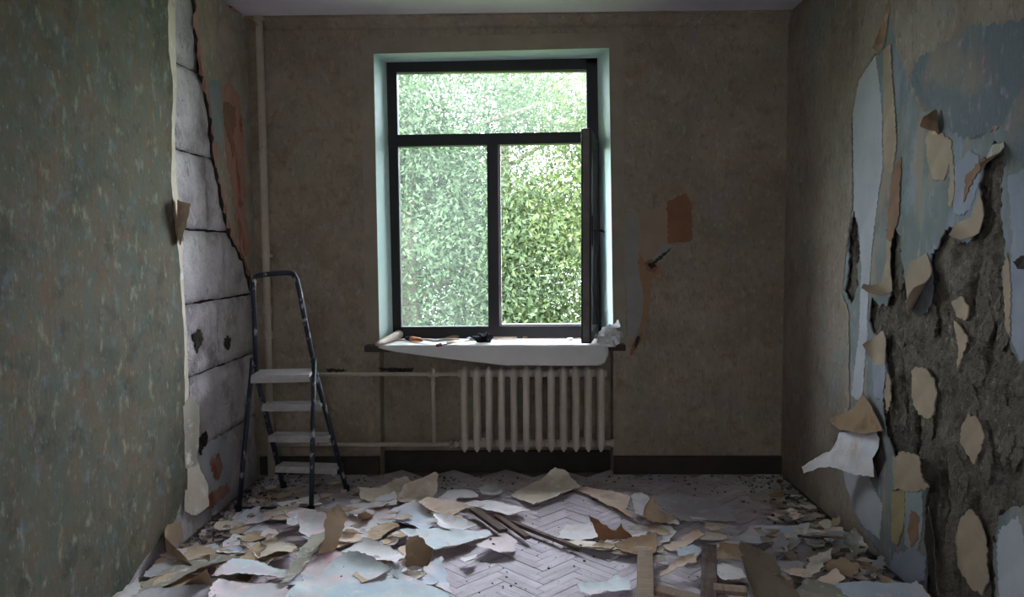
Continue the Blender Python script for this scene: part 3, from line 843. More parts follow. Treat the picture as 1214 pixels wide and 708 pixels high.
wflap(wall_right, RF, [(1008, 514), (1037, 508), (1043, 520), (1037, 544), (1040, 566), (1022, 563), (1008, 556), (1000, 558), (992, 566), (989, 558), (996, 547), (1006, 536)],
      [P_WHITE, P_BROWN], .012, [(1036, 512, 1012, 556, .40, .42)], 'large white torn sheet hanging off the wall', .002, 37, wave=.01)
wflap(wall_right, RF, [(998, 500), (1013, 486), (1022, 466), (1032, 480), (1046, 510), (1030, 515), (1010, 512)], [P_BROWN, P_BROWN], .022, [(1022, 478, 1016, 506, .20, .45)], 'brown folded flap', .002, 38)
wflap(wall_right, RF, [(1036, 510), (1044, 512), (1049, 545), (1040, 568), (1035, 548)], [M_DARKHOLE, P_BROWN], .004, [], None, .002, 41)
wflap(wall_right, RF, [(1103, 690), (1095, 640), (1100, 600), (1106, 640), (1110, 700)], [M_DARKHOLE, M_TAN], .0, [], None, .003, 39)
wflap(wall_right, RF, [(1170, 186), (1176, 172), (1190, 168), (1192, 188), (1185, 206), (1176, 204)], [P_OLIVE, P_BROWN], .004, [(1180, 180, 1184, 200, .03, 1.2)], 'dark bulging flap', .003, 40)

# --- trims
mb = MB()
bt = on_y(800, 541, D - .02).z
mb.bevbox((niche_r + .002, D - .03, 0), (XR - .001, D - .001, bt), .006)
mb.bevbox((XL + .001, D - .03, 0), (niche_l - .002, D - .001, bt), .006)
mb.bevbox((niche_l + .005, D + .12, -.1), (niche_r - .005, D + .148, bt), .006)  # added dark strip, standing in for the shade under the radiator
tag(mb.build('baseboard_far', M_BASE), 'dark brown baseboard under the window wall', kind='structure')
mb = MB()
def cove(p0, p1, inw):
    """a small concave moulding between wall and ceiling"""
    prof = [(0, -.075), (.012, -.075), (.014, -.06), (.022, -.05), (.04, -.03), (.055, -.014), (.07, -.012), (.07, 0), (0, 0)]
    n = len(prof)
    vs = []
    for P in (p0, p1):
        for a, b in prof:
            vs.append(Vector(P) + Vector(inw) * a + Vector((0, 0, b)))
    fs = [(i, (i + 1) % n, n + (i + 1) % n, n + i) for i in range(n)]
    mb.add(vs, fs)
cove((XL, D, H), (XR, D, H), (0, -1, 0))
tag(mb.build('trim_1', M_WP_FAR), 'plaster cornice over the window wall', kind='structure')

# ================================================================== WINDOW
win = empty('window_1', (0.1, YF, zs), 'dark framed window with its lower sash swung open', kind='structure')
FD = 0.075
def qbar(mb, q, y0=YF, y1=YF + FD, m=0):
    a = [on_y(x, y, y0) for x, y in q]
    b = [Vector((p.x, y1, p.z)) for p in a]
    mb.hexa(a + b, m)
mb = MB()
for q in ([(458, 74), (708, 69), (708, 82), (458, 86)], [(458, 74), (470, 74), (476, 402), (466, 402)], [(695, 69), (708, 69), (713, 400), (699, 400)], [(465, 388), (713, 386), (713, 401), (465, 402)]):
    qbar(mb, q)
mb.build('window_frame', M_FRAME, win)
mb = MB(); qbar(mb, [(459, 160), (708, 156), (708, 169), (459, 174)], YF - .004); mb.build('transom', M_FRAME, win)
mb = MB(); qbar(mb, [(577, 170), (590, 170), (592, 392), (579, 392)], YF - .004); mb.build('mullion', M_FRAME, win)
# pale weather strip of the rebate round the open light
mb = MB()
for q in ([(589, 168), (593, 168), (595, 390), (591, 390)], [(589, 166), (696, 164), (696, 170), (589, 172)], [(589, 385), (700, 384), (700, 389), (589, 390)]):
    qbar(mb, q, YF + .03, YF + FD + .02)
o = mb.build('rebate', M_FRAMEOUT, win); o['label'] = 'pale rebate edge'
mb = MB(); qbar(mb, [(468, 82), (698, 80), (698, 85), (468, 87)], YF + .04, YF + FD + .01); o = mb.build('glazing_bead', M_FRAMEOUT, win)
for q in ([(468, 84), (698, 80), (700, 162), (469, 166)], [(469, 168), (582, 168), (584, 392), (474, 392)]):
    mb = MB(); qbar(mb, q, YF + .035, YF + .041); o = mb.build('pane', M_GLASS, win); o['label'] = 'dust-hazed glass pane'
# open sash: hinged on the right jamb, swung into the room
hz0, hz1 = on_y(702, 395, YF).z, on_y(700, 168, YF).z
hinge = on_y(704, 280, YF) + Vector((0, -.005, 0)); hinge.z = hz0
SW = 0.60
sash = empty('sash', (0, 0, 0))
sash.parent = win
sash.location = hinge - win.location
phi = R_(-180 + 80)                                # direction of the sash from its hinge
mt = Matrix.Translation(hinge) @ Matrix.Rotation(phi + math.pi * 0, 4, 'Z')
hh = hz1 - hz0
mb = MB()
for lo, hi in (((0, -.03, 0), (.07, .035, hh)), ((SW - .07, -.03, 0), (SW, .035, hh)), ((.07, -.03, 0), (SW - .07, .035, .07)), ((.07, -.03, hh - .07), (SW - .07, .035, hh))):
    mb.bevbox(lo, hi, .006, 0, mt)
fo = mb.build('sash_frame', M_FRAME, sash)
mb = MB(); mb.box((.065, -.002, .065), (SW - .065, .004, hh - .065), 0, mt); mb.build('pane', M_GLASS, sash)
mb = MB()
for z in (.012, hh - .03):
    pass
mb.bevbox((SW - .001, -.018, .01), (SW + .006, .022, hh - .01), .002, 0, mt)
o = mb.build('edge_seal', nmat('seal_grey', [(0.3, '#6a6460'), (0.7, '#7d7672')], 12, 4, .8, .1, 80), sash)
mb = MB()
hs = 1 
mb.bevbox((SW - .05, .034, hh * .46), (SW - .02, .046, hh * .60), .003, 0, mt)
mb.tube([mt @ Vector((SW - .035, .04, hh * .53)), mt @ Vector((SW - .035, .085, hh * .53)), mt @ Vector((SW - .037, .098, hh * .528)), mt @ Vector((SW - .16, .1, hh * .525))], .008, 8)
mb.build('handle', M_FRAME, sash, smooth=False)

# window board
sx0, sx1 = on_y(433, 410, D - .06).x, on_y(741, 406, D - .06).x
sz = on_y(590, 409, D - .1).z
mb = MB()
mb.bevbox((sx0, D - .10, sz - .045), (sx1, D + .0, sz - .003), .006)
mb.bevbox((niche_l - .02, D - .02, sz - .045), (niche_r + .02, YF + .06, sz - .003), .006)
wb = mb.build('windowsill', M_SILL)
tag(wb, 'dark brown wooden windowsill board', kind='structure')

# ================================================================== LINING PAPER ON THE SILL
lx0, lx1 = on_y(449, 410, D - .11).x, on_y(721, 406, D - .11).x
nx, ny = 60, 24
vs, fs = [], []
for i in range(nx + 1):
    t = i / nx
    x = lx0 + (lx1 - lx0) * t
    drop = 0.012 + 0.125 * min(1, (t / .55)) ** .75 if t < .55 else .137 + .006 * (t - .55)
    if t > .955:
        drop *= math.sqrt(max(0.0, 1 - ((t - .955) / .045) ** 2)) * .55 + .45
    for j in range(ny + 1):
        s = j / ny
        if s < .55:
            k = s / .55
            y = YF - .015 + (D - .106 - YF + .015) * k
            z = sz + .002 + .002 * noise.noise(Vector((x * 4, y * 6, 0)))
        else:
            k = (s - .55) / .45
            y = D - .106 - .012 * math.sin(k * math.pi * .5) - .018 * k * (0.5 + 0.5 * math.sin(x * 5))
            z = sz + .002 - drop * k
        vs.append((x, y, z))
for i in range(nx):
    for j in range(ny):
        a = i * (ny + 1) + j
        fs.append((a, a + 1, a + ny + 2, a + ny + 1))
lp = mobj('lining_paper', vs, fs, [M_SHEET], None, ((lx0 + lx1) / 2, D, sz), smooth=True)
md = lp.modifiers.new('thickness', 'SOLIDIFY'); md.thickness = .0012
tag(lp, 'white sheet of paper spread on the windowsill and drooping over its edge', 'paper')

zt = sz + .007
def sill(px, py, z=None):
    return on_z(px, py, zt if z is None else z)
# rolled end of the paper
mb = MB()
a, b = sill(447, 411) + Vector((0, 0, .016)), sill(480, 399) + Vector((0, 0, .036))
P = [a.lerp(b, k / 6) for k in range(7)]
mb.tube(P, [.014 + .022 * k / 6 for k in range(7)], 16)
ax = (b - a).normalized(); s1 = Vector((0, 0, 1)).cross(ax).normalized(); s2 = ax.cross(s1)
o = mb.build('paper_roll', nmat('roll_paper', [(.3, '#d0bfae'), (.7, '#e0d3c5')], 30, 4, .8, .05, 60), None, a, smooth=True)
rr = o
tag(o, 'cream roll of wallpaper leaning across the end of the windowsill', 'roll')
mb = MB()
sp = [b + ax * .001 + (s1 * math.cos(t) + s2 * math.sin(t)) * (.005 + .0024 * t) for t in [k * .5 for k in range(24)]]
mb.tube(sp, .0012, 4)
mb.build('roll_end', M_TAN, rr)

def tool(name, loc, label, cat):
    return empty(name, loc, label, cat)
# scraper with an orange handle
a, b = sill(484, 404), sill(501, 406)
t_ = tool('scraper', a, 'paint scraper with an orange and black handle on the sill paper', 'tool')
d = (b - a).normalized(); up = Vector((0, 0, .016))
mb = MB(); mb.tube([a + up * .9, a.lerp(b, .35) + up, a.lerp(b, .8) + up * .95, b + up * .8], [.014, .018, .015, .009], 10); mb.build('handle', M_ORHANDLE, t_, smooth=True)
mb = MB(); mb.tube([a - d * .02 + up * .9, a + d * .028 + up * .95], [.013, .0195], 10); o = mb.build('grip', M_BLACKCLOTH, t_, smooth=True); o['label'] = 'black rubber grip'
mb = MB(); sd = Vector((-d.y, d.x, 0)); bt_ = b + d * .07
mb.hexa([b - sd * .008 + up * .7, b + sd * .008 + up * .7, bt_ + sd * .026 + Vector((0, 0, .003)), bt_ - sd * .026 + Vector((0, 0, .003)),
         b - sd * .008 + up * .8, b + sd * .008 + up * .8, bt_ + sd * .026 + Vector((0, 0, .004)), bt_ - sd * .026 + Vector((0, 0, .004))]); mb.build('blade', M_STEEL, t_)
# pinkish second handle behind it
a, b = sill(486, 400.5), sill(500, 400)
mb = MB(); mb.tube([a + Vector((0, 0, .010)), a.lerp(b, .5) + Vector((0, 0, .012)), b + Vector((0, 0, .009))], [.008, .0105, .006], 9)
t_ = tool('screwdriver', a, 'small screwdriver with a pink handle lying behind the scraper', 'tool')
mb.build('handle', nmat('pink_handle', [(.3, '#b88a80'), (.7, '#c79a90')], 9, 3, .5, .02, 60), t_, smooth=True)
mb = MB(); mb.tube([b + Vector((0, 0, .009)), b + (b - a) * .9 + Vector((0, 0, .004))], .0028, 6); mb.build('shaft', M_STEEL, t_)
# putty knives
for (x0, y0, x1, y1, nm, lab, hm, wd) in ((545, 401, 512, 404, 'putty_knife', 'broad putty knife with a pale wooden handle on the sill paper', M_TAN, .05),
                                          (553, 404, 566, 402.5, 'trowel', 'small grey steel trowel beside the black gloves', M_STEEL, .03)):
    a, b = sill(x0, y0), sill(x1, y1)
    d = (b - a).normalized(); sd = Vector((-d.y, d.x, 0)); ln = (b - a).length
    t_ = tool(nm, a, lab, 'tool')
    m0 = a + d * ln * .5
    mb = MB(); mb.tube([a + Vector((0, 0, .012)), a + d * ln * .25 + Vector((0, 0, .014)), m0 + Vector((0, 0, .009))], [.008, .011, .006], 9); mb.build('handle', hm, t_, smooth=True)
    mb = MB()
    z1, z2 = Vector((0, 0, .008)), Vector((0, 0, .003)); th = Vector((0, 0, .0015))
    mb.hexa([m0 - sd * .008 + z1, m0 + sd * .008 + z1, b + sd * wd + z2, b - sd * wd + z2, m0 - sd * .008 + z1 + th, m0 + sd * .008 + z1 + th, b + sd * wd + z2 + th, b - sd * wd + z2 + th])
    mb.build('blade', nmat('dusty_blade', [(.3, '#8f8986'), (.7, '#a59f9c')], 12, 4, .6, .05, 60), t_)
# paint brush
a, b = sill(518, 411), sill(556, 404)
t_ = tool('paint_brush', a, 'pale handled paint brush with dark red bristles at the sill edge', 'brush')
d = (b - a)
mb = MB(); mb.tube([a.lerp(b, .25) + Vector((0, 0, .009)), a.lerp(b, .55) + Vector((0, 0, .011)), b + Vector((0, 0, .008))], [.009, .010, .005], 9); mb.build('handle', P_PEACH, t_, smooth=True)
mb = MB(); mb.tube([a.lerp(b, .12) + Vector((0, 0, .009)), a.lerp(b, .26) + Vector((0, 0, .009))], [.012, .0105], 9); mb.build('ferrule', M_STEEL, t_)
mb = MB(); mb.tube([a + Vector((0, 0, .006)), a.lerp(b, .13) + Vector((0, 0, .009))], [.010, .012], 9); mb.build('bristles', nmat('dark_red_bristle', [(.3, '#4d2a24'), (.7, '#633a31')], 40, 3, .9, .2, 90), t_)
# laths
for (x0, y0, x1, y1, r, nm, lab, m) in ((585, 401, 613, 401, .006, 'wooden_lath', 'thin pink lath lying beside the gloves against the window frame', P_PEACH),
                                        (620, 401, 678, 398.5, .006, 'wooden_lath', 'long grey lath lying along the foot of the open light', M_LOOSE)):
    a, b = sill(x0, y0), sill(x1, y1)
    d = (b - a); mtx = Matrix.Translation(a) @ Matrix.Rotation(math.atan2(d.y, d.x), 4, 'Z')
    mb = MB(); mb.bevbox((0, -r * 1.6, 0), (d.length, r * 1.6, r * 2), .0015, 0, mtx)
    tag(mb.build(nm, m, None, a), lab, 'lath')
mb = MB(); a = sill(676, 404)
mb.bevbox(tuple(a + Vector((-.02, -.015, 0))), tuple(a + Vector((.02, .015, .02))), .006)
tag(mb.build('plaster_lump', P_WHITE, None, a), 'small white lump of plaster alone on the sill paper', 'plaster')

# lumpy cloth things
def lump(name, c, rx, ry, rz, m, seed, amp=.35, fr=2.2, sub=4, parent=None):
    bm = bmesh.new()
    bmesh.ops.create_icosphere(bm, subdivisions=sub, radius=1)
    for v in bm.verts:
        n = v.co.normalized()
        k = 1 + amp * (abs(noise.noise(n * fr + Vector((seed, 0, 0)))) * 1.6 - .3 + .5 * noise.noise(n * fr * 2.6 + Vector((0, seed, 0))))
        q = Vector((n.x * rx, n.y * ry, n.z * rz)) * k
        if q.z < -rz * .82: q.z = -rz * .82
        v.co = q + Vector(c) + Vector((0, 0, rz * .82))
    bm.verts.index_update()
    o = mobj(name, [v.co.copy() for v in bm.verts], [tuple(v.index for v in f.verts) for f in bm.faces], m, parent, c)
    bm.free()
    return o
a = sill(574, 406)
o = lump('work_gloves', a, .05, .04, .034, M_BLACKCLOTH, 3.3, .9, 2.2, 3)
tag(o, 'crumpled black work gloves on the windowsill', 'gloves')
a = on_z(722, 411, sz + .004)
bm = bmesh.new()
bmesh.ops.create_icosphere(bm, subdivisions=3, radius=1)
cr_ = random.Random(12)
for v in bm.verts:
    n = v.co.normalized()
    k = .80 + .55 * abs(noise.noise(n * 1.7 + Vector((4, 0, 0)))) + cr_.uniform(-.13, .13)
    q = Vector((n.x * .085, n.y * .07, n.z * .075)) * k
    q.z = max(q.z, -.055)
    v.co = q + a + Vector((0, 0, .058))
bm.verts.index_update()
o = mobj('crumpled_paper', [v.co.copy() for v in bm.verts], [tuple(v.index for v in f.verts) for f in bm.faces], P_WHITE, None, a)
bm.free()
tag(o, 'crumpled ball of white paper at the open sash end of the sill', 'paper')
bm_ = sheet('torn_edge', [Vector((a.x - .03, a.y - .02)), Vector((a.x + .07, a.y - .05)), Vector((a.x + .09, a.y + .03)), Vector((a.x, a.y + .05))], floor_fr, [P_WHITE, P_WHITE], sz + .125, .0015,
            [(Vector((a.x + .02, a.y)), (1, .4), .04, 1.6)], res=.012, amp=.008, step=.015, wave=.02, parent=o, seed=77)

# ================================================================== RADIATOR AND PIPES
yr = D - .015
r0, r1 = on_y(543, 480, yr - .06), on_y(720, 480, yr - .06)
rzt, rzb = on_y(632, 437, yr - .06).z, on_y(632, 534, yr - .06).z
NS = 12
pitch = (r1.x - r0.x) / NS
rad = empty('radiator', (r0.x, yr, rzb), 'old cream cast-iron radiator of twelve columns under the windowsill', 'radiator')
def section_mb(xc):
    m = MB()
    w = pitch * .30
    for yy, dd in ((yr - .055, .028), (yr + .03, .028)):
        zs_ = [rzb - .012, rzb + .012, rzb + .05, rzb + .10, rzt - .10, rzt - .05, rzt - .015, rzt]
        ws = [.006, w * .8, w, w * .92, w * .92, w, w * .85, w * .4]
        n = 8
        rings = []
        for z, ww in zip(zs_, ws):
            for k in range(n):
                t = 2 * math.pi * k / n + math.pi / 8
                rings.append((xc + ww * math.cos(t) * 1.05, yy + min(dd, ww * 1.2) * math.sin(t), z))
        f = [(i * n + k, i * n + (k + 1) % n, (i + 1) * n + (k + 1) % n, (i + 1) * n + k) for i in range(len(zs_) - 1) for k in range(n)]
        f += [tuple(reversed(range(n))), tuple((len(zs_) - 1) * n + k for k in range(n))]
        m.add(rings, f)
    for z in (rzb + .035, rzt - .04):
        m.tube([(xc - pitch * .5, yr - .01, z), (xc + pitch * .5, yr - .01, z)], .027, 12)
        m.box((xc - w * .8, yr - .06, z - .02), (xc + w * .8, yr + .03, z + .02))
    return m
for k in range(NS):
    section_mb(r0.x + pitch * (k + .5)).build('radiator_section', M_RAD, rad, (r0.x + pitch * (k + .5), yr, rzb), smooth=True)
for xx in (r0.x + pitch * 2, r1.x - pitch * 2):
    mb = MB(); mb.box((xx - .012, yr - .01, rzb + .06), (xx + .012, D + .149, rzb + .075)); mb.build('bracket', M_RAD, rad)
mb = MB()
mb.tube([(r1.x, yr - .01, rzb + .035), (r1.x + .05, yr - .01, rzb + .035)], .02, 12)
mb.tube([(r1.x + .03, yr - .01, rzb + .035), (r1.x + .05, yr - .01, rzb + .035)], .028, 8)
mb.build('end_plug', M_RAD, rad, smooth=False)

yp = D - .05
xv = on_y(514, 480, yp).x
zu, zl = rzt - .04, on_y(480, 527, yp).z
pp = empty('heating_pipes', (xv, yp, zl), 'painted heating pipes branching between the radiator and the corner', 'pipe')
xc = XL + .05
mb = MB(); mb.tube([(xc + .03, yp, zu), (r0.x, yp, zu)], .014, 12); mb.build('supply_pipe', M_PIPE, pp, smooth=True)
mb = MB(); mb.tube([(xc + .03, yp, zl), (r0.x, yp, zl)], .015, 12); mb.build('return_pipe', M_PIPE, pp, smooth=True)
mb = MB(); mb.tube([(xv, yp, zl), (xv, yp, zu)], .014, 12); mb.build('bypass_pipe', M_PIPE, pp, smooth=True)
mb = MB(); mb.tube([(xv, yp, zu - .075), (xv, yp, zu - .05)], .019, 10); mb.tube([(xv - .035, yp, zu), (xv + .035, yp, zu)], .021, 10); mb.tube([(xv, yp - .005, zu + .005), (xv, yp - .02, zu + .04)], [.018, .012], 8)
mb.build('tee_valve', M_PIPE, pp)
for xx in (r0.x - .03, r0.x - .06):
    mb = MB(); mb.tube([(xx, yp, zl), (xx + .018, yp, zl)], .024, 6); mb.build('lock_nut', M_PIPE, pp)
# riser in the corner
yq = D - .06
rz = empty('riser_pipe', (on_y(312, 200, yq).x, yq, 0), 'tall painted riser pipe in the corner behind the stepladder', 'pipe')
xp = rz.location.x
mb = MB(); mb.tube([(xp, yq, -.0), (xp + .004, yq, 1.4), (xp, yq, H - .005)], .024, 14); mb.build('pipe', M_PIPE, rz, smooth=True)
for z in (.95, 1.12):
    mb = MB(); mb.tube([(xp + .003, yq, z), (xp + .003, yq, z + .05)], .032, 10); mb.build('coupling', M_PIPE, rz)
mb = MB(); mb.tube([(xp, yq, H - .03), (xp, yq, H - .005)], .036, 12); mb.build('collar', M_PIPE, rz)
mb = MB(); mb.box((xp - .03, yq, 1.5), (xp + .03, D - .001, 1.525)); mb.build('wall_clip', M_PIPE, rz)

# ================================================================== STEPLADDER
A1, A2 = on_z(336, 578), on_z(411, 582)            # feet of the stepped frame
B1, B2 = on_z(283, 606), on_z(369, 607)            # feet of the support frame
mid = (A1 + A2) / 2
lad = empty('stepladder', ((A1 + A2 + B1 + B2) / 4), 'navy paint-spattered steel stepladder with four pale treads', 'ladder')
ZP = 0.79
P1 = Vector((on_y(303, 444, 4.62).x + .005, 4.62, ZP)); P2 = Vector((on_y(374, 444, 4.66).x, 4.66, ZP))
T1 = on_y(300, 335, 4.42); T2 = on_y(352, 332, 4.46)
path = [A1, P1, P1.lerp(T1, .6), T1 + Vector((0.0, 0, -.03)), T1 + Vector((.012, -.004, .018)), T1 + Vector((.045, -.005, .042)), T2 + Vector((-.045, -.005, .042)), T2 + Vector((-.008, -.004, .015)), T2 + Vector((.008, 0, -.04)), P2.lerp(T2, .55), P2, A2]
pts = [path[0], path[0].lerp(path[1], .5)] + smooth_path(path[1:-1], 5) + [path[-1].lerp(path[-2], .5), path[-1]]
def flat_tube(name, pts, r, m, parent):
    mb = MB(); mb.tube(pts, r, 10); return mb.build(name, m, parent, smooth=True)
n2 = len(pts) // 2
i1 = 2
flat_tube('step_rail', pts[:3], .016, M_NAVY, lad)
flat_tube('step_rail', pts[-3:], .016, M_NAVY, lad)
flat_tube('handrail', pts[2:-2], .0155, M_NAVY, lad)
for top, ft in ((P1 + Vector((-.012, -.02, .10)), B1), (P2 + Vector((.0, -.02, .10)), B2)):
    flat_tube('support_leg', [top, top.lerp(ft, .5) + Vector((0, 0, 0)), ft], .015, M_NAVY, lad)
flat_tube('crossbar', [B1 + Vector((.0, 0, .02)), B2 + Vector((0, 0, .02))], .009, M_NAVY, lad)
def tread(t, depth, th, ext):
    """t: 0 foot .. 1 platform"""
    a = A1.lerp(P1, t); b = A2.lerp(P2, t)
    x = (b - a).normalized(); y = Vector((-x.y, x.x, 0)).normalized(); z = Vector((0, 0, 1))
    return a, b, x, y, z
for t in (.20, .47, .735):
    a, b, x, y, z = tread(t, 0, 0, 0)
    mb = MB()
    mtx = Matrix.Translation(a) @ Matrix((x, y, z)).transposed().to_4x4()
    L_ = (b - a).length
    mb.bevbox((.004, -.055, -.006), (L_ - .004, .055, .014), .004, 0, mtx)
    for k in range(5):
        mb.box((.02, -.045 + k * .02, .014), (L_ - .02, -.04 + k * .02, .017), 0, mtx)
    mb.box((.004, -.056, -.028), (L_ - .004, -.052, .0), 0, mtx)
    mb.build('step', M_STEP, lad)
a, b = P1 + Vector((.012, -.05, 0)), P2 + Vector((-.004, -.05, 0))
x = (b - a).normalized(); y = Vector((-x.y, x.x, 0)); 
mtx = Matrix.Translation(a) @ Matrix((x, y, Vector((0, 0, 1)))).transposed().to_4x4()
L_ = (b - a).length
mb = MB(); mb.bevbox((.0, -.12, -.006), (L_, .12, .016), .005, 0, mtx); mb.box((0, -.122, -.03), (L_, -.118, .0), 0, mtx)
mb.build('platform', M_STEP, lad)
a0, b0, x, y, z = tread(.20, 0, 0, 0)
for s_, e_ in ((a0 + x * .10 + Vector((0, 0, -.008)), A1.lerp(P1, .06)), (b0 - x * .10 + Vector((0, 0, -.008)), A2.lerp(P2, .06))):
    mb = MB(); mb.tube([s_, e_], .006, 6); o = mb.build('brace', M_STEP, lad)
for q in (A1, A2, B1, B2):
    mb = MB(); mb.tube([q + Vector((0, 0, -.0)), q + Vector((0, 0, .035))], .02, 10); mb.build('rubber_foot', M_BLACKCLOTH, lad)

# ================================================================== TORN WALLPAPER ON THE FLOOR
def ground(x, y):
    """the lie of the rubble, shared by all sheets so that they nest on each other"""
    return .008 + .006 * (noise.noise(Vector((x * 2.1, y * 2.1, 4.0))) + 1) * .5
LAID = []
def level_for(poly):
    lv = 0
    pts = poly + [sum(poly, Vector((0, 0))) / len(poly)] + [(poly[i] + poly[i - 1]) / 2 for i in range(len(poly))]
    for q, l in LAID:
        if any(inside(p, q) for p in pts) or any(inside(p, poly) for p in q):
            lv = max(lv, l + 1)
    return lv
def scrap(pts, mats, label, curls=(), name='wallpaper_scrap', seed=0, lift=0.0, amp=.008, wave=.004, group=None, z=None):
    g0 = .014
    poly = [upx(floor_fr, x, y, g0) for x, y in pts]
    lv = level_for(poly)
    w = .004 * lv
    poly = [upx(floor_fr, x, y, g0 + w + lift) for x, y in pts]
    # keep clear of the walls
    for p in poly:
        p.x = min(max(p.x, XL + .02), XR - .02); p.y = min(p.y, D - .04)
    LAID.append((poly, lv))
    cc = []
    for (x0, y0, x1, y1, R, am) in curls:
        a, b = upx(floor_fr, x0, y0, g0 + w), upx(floor_fr, x1, y1, g0 + w)
        cc.append((a, b - a, R, am))
    # a part that stands up needs less paper than its outline on the floor suggests
    for cp, cv, R, am in cc:
        d = cv.normalized()
        k = .36 / (.36 * abs(math.cos(am)) + math.sin(am)) if am < 1.7 else .6
        k = min(1, max(k, .3)) * .5 + .5 * min(1, .3 + k)
        for p in poly:
            q = (p - cp).dot(d)
            if q > 0:
                p += d * (q * k - q)
    ext = max((p - poly[0]).length for p in poly)
    o = sheet(name, poly, floor_fr, mats, w + lift, .0024, cc, res=max(.014, ext / 26), amp=amp, step=.016, wave=wave, seed=seed or len(LAID), base=ground, lift_edge=min(.045, .12 * ext))
    tag(o, label, 'wallpaper', group)
    MAIN.append((o, sum(poly, Vector((0, 0))) / len(poly)))
    return o

S = scrap
FILL = []
frng = random.Random(99)
def filler(n, region, size, kinds):
    poly = [on_z(x, y).to_2d() for x, y in region]
    us = [p.x for p in poly]; vs_ = [p.y for p in poly]
    k = 0
    while k < n:
        p = Vector((frng.uniform(min(us), max(us)), frng.uniform(min(vs_), max(vs_))))
        if not inside(p, poly) or not (XL + .08 < p.x < XR - .08):
            continue
        r = frng.uniform(*size)
        a0 = frng.uniform(0, 6.28); el = frng.uniform(.45, .9)
        m_ = frng.randint(5, 8)
        ca_, sa_ = math.cos(a0), math.sin(a0)
        pl = []
        for i in range(m_):
            t = 2 * math.pi * (i + frng.uniform(-.3, .3)) / m_
            q = Vector((math.cos(t) * r * frng.uniform(.7, 1.1), math.sin(t) * r * el * frng.uniform(.7, 1.1)))
            pl.append(p + Vector((q.x * ca_ - q.y * sa_, q.x * sa_ + q.y * ca_)))
        for q in pl:
            q.x = min(max(q.x, XL + .02), XR - .02); q.y = min(q.y, D - .04)
        lv = level_for(pl)
        LAID.append((pl, lv))
        col, mats = frng.choice(kinds)
        cc = []
        curled = frng.random() < .55
        if curled:
            t = frng.uniform(0, 6.28)
            dd = Vector((math.cos(t), math.sin(t)))
            cc.append((p + dd * r * .25, dd, frng.uniform(.05, .12), frng.uniform(.5, 1.5)))
        o = sheet('wallpaper_scrap', pl, floor_fr, mats, .012 + .004 * lv, .0024, cc, res=max(.014, r / 8), amp=.008, step=.016, wave=.004, seed=500 + len(FILL), base=ground, lift_edge=.22 * r)
        shape = ('curled' if curled else ('narrow' if el < .6 else 'flat'))
        FILL.append((o, p, col, shape, r))
        k += 1
LITE = [('white', [P_WHITE, P_TAN]), ('pinkish', [P_PINK, P_TAN]), ('pale blue', [P_BLUE, P_TAN]), ('cream', [P_CREAM, P_WHITE]), ('peach', [P_PEACH, P_WHITE]), ('tan', [P_TAN, P_WHITE])]
DIM = [('grey', [P_GREY, P_TAN]), ('tan', [P_TAN, P_OLIVE]), ('olive', [P_OLIVE, P_TAN]), ('brown', [P_BROWN, P_TAN]), ('cream', [P_CREAM, P_TAN])]
filler(46, [(270, 620), (340, 600), (440, 596), (560, 604), (600, 640), (530, 660), (440, 660), (340, 665), (270, 650)], (.05, .13), LITE)
filler(24, [(200, 660), (300, 630), (345, 670), (330, 705), (150, 705)], (.05, .13), LITE + DIM)
filler(12, [(345, 700), (400, 668), (490, 682), (520, 704), (430, 708)], (.05, .12), LITE)
filler(16, [(290, 590), (300, 575), (420, 578), (430, 598), (330, 602)], (.03, .08), DIM)
filler(16, [(700, 650), (760, 610), (860, 625), (900, 650), (850, 690), (780, 690)], (.04, .11), LITE + DIM)
filler(44, [(880, 650), (930, 610), (990, 630), (1060, 680), (1070, 705), (900, 705)], (.04, .12), DIM + DIM + LITE)
filler(14, [(890, 600), (930, 572), (975, 590), (1010, 625), (960, 640)], (.03, .08), DIM)
NFILL = len(LAID)
MAIN = []
def ST(pts, base_px, mats, label, lean=.25, curls=(), seed=0, z=.02, amp=.006):
    """a scrap that stands up: its base rests on the heap under base_px"""
    b = on_z(base_px[0], base_px[1], z)
    sc = F / b.y
    X_ = Vector((1, 0, 0)); V_ = Vector((0, math.sin(lean), math.cos(lean))); W_ = X_.cross(V_)
    fr = lambda u, v, w: b + X_ * u + V_ * v + W_ * w
    P_ = [Vector(((x - base_px[0]) / sc, (base_px[1] - y) / sc / math.cos(lean))) for x, y in pts]
    for p in P_: p.y = max(p.y, -.004)
    cc = [(Vector(((x0 - base_px[0]) / sc, (base_px[1] - y0) / sc)), Vector((x1 - x0, y0 - y1)), R, am) for x0, y0, x1, y1, R, am in curls]
    o = sheet('wallpaper_scrap', P_, fr, mats, 0, .0024, cc, res=.014, amp=amp, step=.014, wave=.012, seed=seed)
    tag(o, label, 'wallpaper')
    MAIN.append((o, b.to_2d()))
    return o
